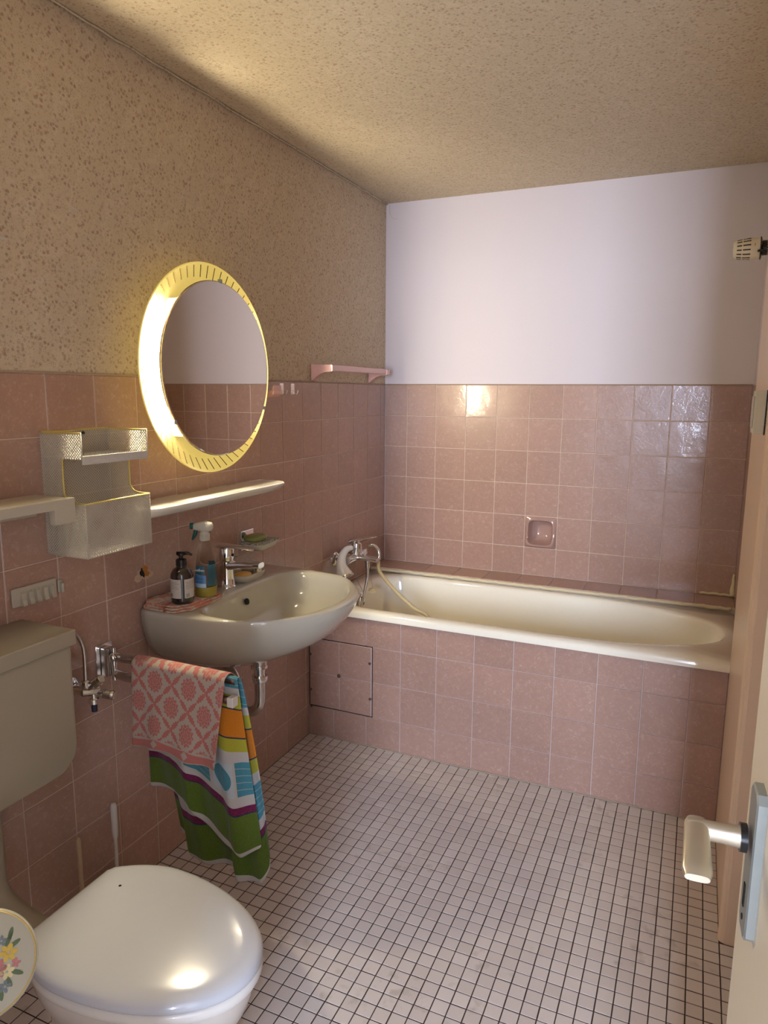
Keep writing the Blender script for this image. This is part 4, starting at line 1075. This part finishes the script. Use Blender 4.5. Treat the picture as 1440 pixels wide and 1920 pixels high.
# ================================================================ decorated round plaque on a stand, at the toilet's side
dc = at(-34, 1812, 'x', .47)
FX = .020
st = empty('plaque_stand', (dc.x-.012, dc.y-.03, 0), 'round white plaque with gold rim and painted bouquet beside the toilet', 'plaque')
dn = (CAMP-dc); dn = Vector((dn.x, dn.y, dn.z*.75)).normalized()
xx = Vector((0, 0, 1)).cross(dn).normalized(); yy_ = dn.cross(xx)
dk = MB().lathe([(.070, -.014), (.079, -.010), (.081, -.004), (.079, .001), (.074, .003), (.0, .0035)], dc, dn, 64).build('disc', PORC, st, True, sharp=50)
tor = []
for k in range(65):
    a = 2*PI*k/64; tor.append(dc+(xx*math.cos(a)+yy_*math.sin(a))*.0765+dn*.0022)
MB().tube(tor, .0011, 6, cap=False).build('gold_line', GOLD, dk, True)
def flower(cx, cy, r, m, n, core, seed):
    rnd = random.Random(seed); mb = MB(); c = dc+xx*(cx+FX)+yy_*(cy-.004)+dn*.0037
    for k in range(n):
        a = 2*PI*k/n+rnd.uniform(-.15, .15); pc2 = c+(xx*math.cos(a)+yy_*math.sin(a))*r*.6
        d1 = xx*math.cos(a)+yy_*math.sin(a); d2 = dn.cross(d1)
        v = [pc2+d1*r*.45*math.cos(t)+d2*r*.30*math.sin(t) for t in [2*PI*i/10 for i in range(10)]]
        mb.ring([v, [q_+dn*.0004 for q_ in v]])
    o = mb.build('painted_flower', m, dk)
    if core: MB().lathe([(r*.28, 0), (r*.2, .0007)], c+dn*.0004, dn, 10).build('flower_core', core, dk) if False else None
    return o
YEL = plain('petal_yellow', (.62, .42, .05), .5, vary=.2); CRM = plain('petal_cream', (.66, .58, .30), .5, vary=.2); ROSE = plain('petal_rose', (.52, .17, .17), .5, vary=.25)
LEAF = plain('leaf_green', (.09, .13, .05), .5, vary=.3); BLU = plain('petal_grey_blue', (.16, .19, .20), .5, vary=.3)
for cx, cy, r, m_, n_, sd_ in ((.018, .010, .013, YEL, 6, 1), (.013, -.016, .011, CRM, 6, 2), (.000, -.008, .014, ROSE, 7, 3), (-.012, .006, .013, YEL, 6, 4), (.010, .030, .008, BLU, 5, 5), (.008, -.036, .009, BLU, 5, 6), (-.016, -.018, .012, CRM, 6, 7), (.027, -.008, .007, ROSE, 5, 8)):
    flower(cx, cy, r, m_, n_, None, sd_)
for cx, cy, ang in ((.020, .028, 1.0), (.028, .020, .4), (.014, -.030, -1.2), (.002, -.044, -1.6), (.024, .036, 1.2), (-.01, .034, 2.0), (.027, -.022, -.5), (-.02, -.03, -2.2)):
    c = dc+xx*(cx+FX)+yy_*(cy-.004)+dn*.0036; d1 = xx*math.cos(ang)+yy_*math.sin(ang); d2 = dn.cross(d1)
    v = [c+d1*.010*math.cos(t)+d2*.0035*math.sin(t) for t in [2*PI*i/10 for i in range(10)]]
    MB().ring([v, [q_+dn*.0003 for q_ in v]]).build('painted_leaf', LEAF, dk)
bp_ = dc-dn*.018
MB().tube([(dc.x-.012, dc.y-.03, .01), (dc.x-.012, dc.y-.03, dc.z-.06), tuple(bp_)], .006, 12, smooth=4).build('pole', WHITEP, st, True)
MB().lathe([(.075, 0), (.075, .006), (.06, .012), (.012, .016), (.008, .02)], (dc.x-.012, dc.y-.03, .0005), (0, 0, 1), 32).build('base', PORC, st, True, sharp=40)

# ================================================================ swivel towel rail with two towels
AY = -1.905; AZ1, AZ2 = .744, .697
tr_ = empty('swivel_towel_rail', (0, AY, .69), 'chrome two armed swivel towel rail on the wall below the basin', 'towel rail')
MB().box((.0005, AY-.030, .684), (.006, AY+.028, .778), .001, 1).build('wall_plate', CHROME, tr_)
pr2 = MB().box((.006, AY-.016, .690), (.030, AY+.012, .770), .003, 2); pr2.build('hinge_block', DULLCHROME, tr_)
MB().tube([(.038, AY, .680), (.038, AY, .772)], .0075, 14).build('hinge_pin', CHROME, tr_, True, sharp=40)
for z, y, xe in ((AZ1, AY+.002, .435), (AZ2, AY-.012, .430)):
    rings = []
    for k in range(12):
        t = k/11; x = .040+(xe-.040)*t; h = .0165-.003*min(1, t*3)+.003*math.sin(min(1, t*4)*PI); ww = .006
        zz = z-.000*t+.004*math.sin(min(1, t*2.5)*PI)
        rings.append([Vector((x, y*min(1, t*8)+AY*(1-min(1, t*8))+ww*math.cos(a), zz+h*.80*math.sin(a))) for a in [2*PI*i/14 for i in range(14)]])
    am = MB().ring(rings).build('arm', DULLCHROME, tr_, True, sharp=60)
    if z == AZ2: MB().box((xe-.004, y-.012, z-.013), (xe+.014, y+.012, z+.013), .002, 2).build('end_cap', WHITEP, am)
MB().lathe([(.010, 0), (.011, .006), (.008, .011), (.002, .013)], (.046, AY-.008, AZ1+.004), (0, -1, 0), 16).build('hinge_cap', CHROME, tr_, True)

def sheet(name, rowsP, U, V, m, label, loc, thick=.0035):
    nr, nc = len(rowsP), len(rowsP[0]); v = [p for r in rowsP for p in r]; f = []; uv = []
    for i in range(nr):
        for k in range(nc): uv.append((U[k], V[i]))
    for i in range(nr-1):
        for k in range(nc-1): f.append((i*nc+k, i*nc+k+1, (i+1)*nc+k+1, (i+1)*nc+k))
    o = finish(name, v, f, m, None, True, loc, uv)
    md = o.modifiers.new('thickness', 'SOLIDIFY'); md.thickness = thick; md.offset = 0
    sm = o.modifiers.new('soft', 'SUBSURF'); sm.levels = 1; sm.render_levels = 1
    return tag(o, label, 'towel')
def lerp_pts(pts, t):
    n = len(pts)-1; i = min(int(t*n), n-1); f_ = t*n-i; return pts[i].lerp(pts[i+1], f_)
TOWP = towel_pink()
# pink towel over both arms
nc = 25; YF = AY-.034
fb = [at(249, 1399, 'y', YF), at(300, 1407, 'y', YF), at(352, 1430, 'y', YF), at(403, 1447, 'y', YF)]
ft = [Vector((.118, YF+.014, .742)), Vector((.418, YF+.014, .738))]
rowsP = []; V = []
for i in range(16):
    t = i/15; r = []
    for k in range(nc):
        u = k/(nc-1); a = lerp_pts(fb, u); b = ft[0].lerp(ft[1], u); p = a.lerp(b, t)
        p.y += (.006*math.sin(5*u*PI+.5)*(1-t)+.003*math.sin(9*u+3*t))*(1-t)-.006*(1-t)*(1 if u < .1 else .3)
        r.append(p)
    rowsP.append(r); V.append(.245*t)
for a in (20, 55, 90, 125, 160):
    r = []
    for k in range(nc):
        u = k/(nc-1); x = .118+.300*u
        r.append(Vector((x, AY+.002-.024*math.cos(math.radians(a)), .742+.020*math.sin(math.radians(a)))))
    rowsP.append(r); V.append(.245+.03*a/160+.004)
for t in (.1, .3, .6, 1):
    rowsP.append([Vector((.120+.296*k/(nc-1), AY+.030+.003*math.sin(k*.6), .742-.13*t)) for k in range(nc)]); V.append(.30+.13*t)
sheet('hand_towel', rowsP, [.300*k/(nc-1) for k in range(nc)], V, TOWP, 'pink and white jacquard hand towel on the swivel rail', (.27, AY, .50))

def towel_color():
    m, nt, b = newmat('bright_striped_terry'); no = terry(nt, b); U, V = uvnode(nt)
    wob = mth(nt, 'MULTIPLY', mth(nt, 'SINE', mth(nt, 'MULTIPLY', U, 24.0)), .006)
    Vw = mth(nt, 'ADD', V, wob)
    Wh, Gr, Pu, Nv, Ye, Or = (.46, .43, .40), (.085, .135, .014), (.14, .008, .055), (.025, .025, .07), (.38, .36, .03), (.56, .18, .008)
    st_ = [(0, Wh), (.014, Gr), (.112, Nv), (.115, Pu), (.133, Nv), (.136, Wh), (.262, Wh), (.285, Ye), (.318, Nv), (.322, Or), (.396, Nv), (.400, Ye), (.434, Wh), (.56, Wh)]
    c = ramp(nt, Vw, st_, 'CONSTANT')
    # band of discs and squares
    BL = (.055, .22, .28)
    cu = mth(nt, 'FRACT', mth(nt, 'DIVIDE', mth(nt, 'ADD', U, .310), .17)); 
    def band(v0, v1, c):
        inb = mth(nt, 'MULTIPLY', mth(nt, 'GREATER_THAN', V, v0), mth(nt, 'LESS_THAN', V, v1))
        mid = (v0+v1)/2; hh = (v1-v0)/2
        sq = mth(nt, 'MULTIPLY', mth(nt, 'GREATER_THAN', cu, .52), mth(nt, 'LESS_THAN', cu, .97))
        ln_ = mth(nt, 'GREATER_THAN', mth(nt, 'SINE', mth(nt, 'ADD', mth(nt, 'MULTIPLY', V, 330.0), mth(nt, 'MULTIPLY', U, 40.0))), .93)
        sq = mth(nt, 'MULTIPLY', sq, mth(nt, 'SUBTRACT', 1.0, mth(nt, 'MULTIPLY', ln_, .5)))
        dx = mth(nt, 'MULTIPLY', mth(nt, 'SUBTRACT', cu, .25), .17); dy = mth(nt, 'SUBTRACT', V, mid)
        ds = mth(nt, 'LESS_THAN', mth(nt, 'SQRT', mth(nt, 'ADD', mth(nt, 'MULTIPLY', dx, dx), mth(nt, 'MULTIPLY', dy, dy))), hh*.72)
        pan = mth(nt, 'MULTIPLY', mth(nt, 'GREATER_THAN', cu, .02), mth(nt, 'LESS_THAN', cu, .48))
        c = mixc(nt, mth(nt, 'MULTIPLY', mth(nt, 'MULTIPLY', pan, inb), .6), c, (.42, .52, .58))
        return mixc(nt, mth(nt, 'MULTIPLY', mth(nt, 'MAXIMUM', sq, ds), inb), c, BL)
    c = band(.160, .252, c); c = band(.452, .58, c)
    c = mixc(nt, mth(nt, 'MULTIPLY', mth(nt, 'SUBTRACT', no, .5), .25), c, (.9, .9, .9))
    nt.links.new(c, b.inputs['Base Color']); return m
TOWC = towel_color()
nc = 37; YA, YBk = AY+.022, AY+.062
fbt = [at(279, 1476, 'y', YA), at(325, 1482, 'y', YA), at(362, 1514, 'y', YA-.006), at(378, 1545, 'y', YA-.004), at(425, 1586, 'y', YA-.008), at(458, 1606, 'y', YA-.004), at(478, 1601, 'y', YA)]
ftp = [Vector((.130, AY+.004, .748)), Vector((.442, AY+.004, .744))]
bbt = [at(336, 1560, 'y', YBk), at(356, 1600, 'y', YBk), at(400, 1622, 'y', YBk), at(438, 1628, 'y', YBk), at(452, 1650, 'y', YBk-.008), at(484, 1662, 'y', YBk-.008), at(510, 1612, 'y', YBk+.012)]
btp = [Vector((.150, AY+.030, .742)), Vector((.448, AY+.030, .738))]
rowsP = []; V = []
NRW = 26
for i in range(NRW):
    t = i/(NRW-1); r = []
    for k in range(nc):
        u = k/(nc-1); a = lerp_pts(fbt, u); b = ftp[0].lerp(ftp[1], u); b = Vector((b.x, AY+.002, b.z)); p = a.lerp(b, t)
        g = (1-t)**.8*min(1, t*30+.6)
        p.y += g*(.013*math.sin(u*4.2*PI+.6)+.006*math.sin(u*9*PI+2*t))
        p.x += g*.006*math.sin(u*4.2*PI)
        if u > .9: p.y += .02*(u-.9)*10*(1-t)
        r.append(p)
    rowsP.append(r); V.append(.47*t)
for a in (40, 90, 140):
    rowsP.append([Vector((.130+.315*k/(nc-1), AY+.003-.010*math.cos(math.radians(a)), .744+.0125*math.sin(math.radians(a)))) for k in range(nc)]); V.append(.47+.035*a/180)
for i in range(NRW):
    t = 1-i/(NRW-1); r = []
    for k in range(nc):
        u = k/(nc-1); a = lerp_pts(bbt, u); b = Vector((.130+.315*u, AY+.018, .738)); p = a.lerp(b, t**1.0)
        g = (1-t)**.8
        p.y += g*(.010*math.sin(u*5*PI+1.0)+.005*math.sin(u*11*PI+3*t)); p.x += g*.008*math.sin(u*5*PI)+(.012*math.sin(t*PI) if u > .85 else 0)
        r.append(p)
    rowsP.append(r); V.append(.52*t+.0)
sheet('bath_towel', rowsP, [.33*k/(nc-1) for k in range(nc)], V, TOWC, 'bright towel striped green, orange, white and blue behind the pink one', (.30, AY+.03, .20), .003)

# ================================================================ radiator thermostat on the right wall
th_ = empty('radiator_thermostat', (XS, -1.0, 1.855), 'white ribbed radiator thermostat with black collar high on the right wall', 'thermostat')
tz = 1.857; ty = -1.0
MB().lathe([(.0, .0), (.019, .001), (.0235, .006), (.0275, .030), (.0285, .060), (.027, .066), (.02, .067)], (1.499, ty, tz), (1, 0, .02), 32).build('head', plain('ivory_plastic', (.80, .74, .58), .4), th_, True, sharp=40)
GRV = plain('dark_slot', (.05, .045, .04), .7)
for k in range(14):
    a = 2*PI*(k+.5)/14
    for x0, x1, r0, r1 in ((1.508, 1.520, .0240, .0262), (1.523, 1.542, .0264, .0283)):
        d = Vector((0, math.cos(a), math.sin(a))); c = Vector((0, ty, tz))
        s_ = Vector((0, -math.sin(a), math.cos(a)))*.0017
        v = []
        for x, r in ((x0, r0), (x1, r1)):
            for q_ in (-1, 1):
                for e in (-.002, .0006): v.append(c+Vector((x, 0, .02*(x-1.499)))+d*(r+e)+s_*q_)
        MB().add(v, [(0, 1, 3, 2), (4, 6, 7, 5), (0, 4, 5, 1), (2, 3, 7, 6), (1, 5, 7, 3), (0, 2, 6, 4)]).build('vent_slot', GRV, th_)
text('3', .008, (1.552, ty-.0288, tz+.004), (0, -1, 0), TXT, 'scale_number', th_)
MB().lathe([(.030, 0), (.031, .002), (.026, .004), (.020, .006), (.020, .018)], (1.566, ty, tz+.001), (1, 0, .02), 24).build('collar', BLACK, th_, True, sharp=30)
MB().box((1.559, ty-.033, tz-.014), (1.574, ty-.027, tz-.008), .001, 1).build('pointer', BLACK, th_)
nut = MB()
for k in range(20):
    a = 2*PI*k/20; c = Vector((1.590, ty+.0185*math.cos(a), tz+.002+.0185*math.sin(a))); nut.box(c-Vector((.008, .0016, .0016)), c+Vector((.008, .0016, .0016)))
nut.lathe([(.018, 0), (.018, .016)], (1.582, ty, tz+.002), (1, 0, 0), 20); nut.build('ribbed_nut', DULLCHROME, th_)

# ================================================================ plastic box on the right wall tiles
bxo = empty('switch_box', (XS, -1.22, 1.34), 'pale grey surface mounted switch box on the peach painted right wall', 'switch')
cs = MB().box((XS-.028, -1.270, 1.3625), (XS-.0005, -1.190, 1.4700), .002, 2).build('case', plain('pale_grey_plastic', (.66, .63, .50), .5, vary=.03), bxo)
MB().box((XS-.031, -1.262, 1.376), (XS-.0275, -1.198, 1.456), .002, 2).build('rocker', LABELW, cs)
MB().box((XS-.0035, -1.2715, 1.360), (XS-.0004, -1.2695, 1.4715)).build('shadow_strip', BLACK, bxo)  # black strip painted in for the shadow gap between case and wall
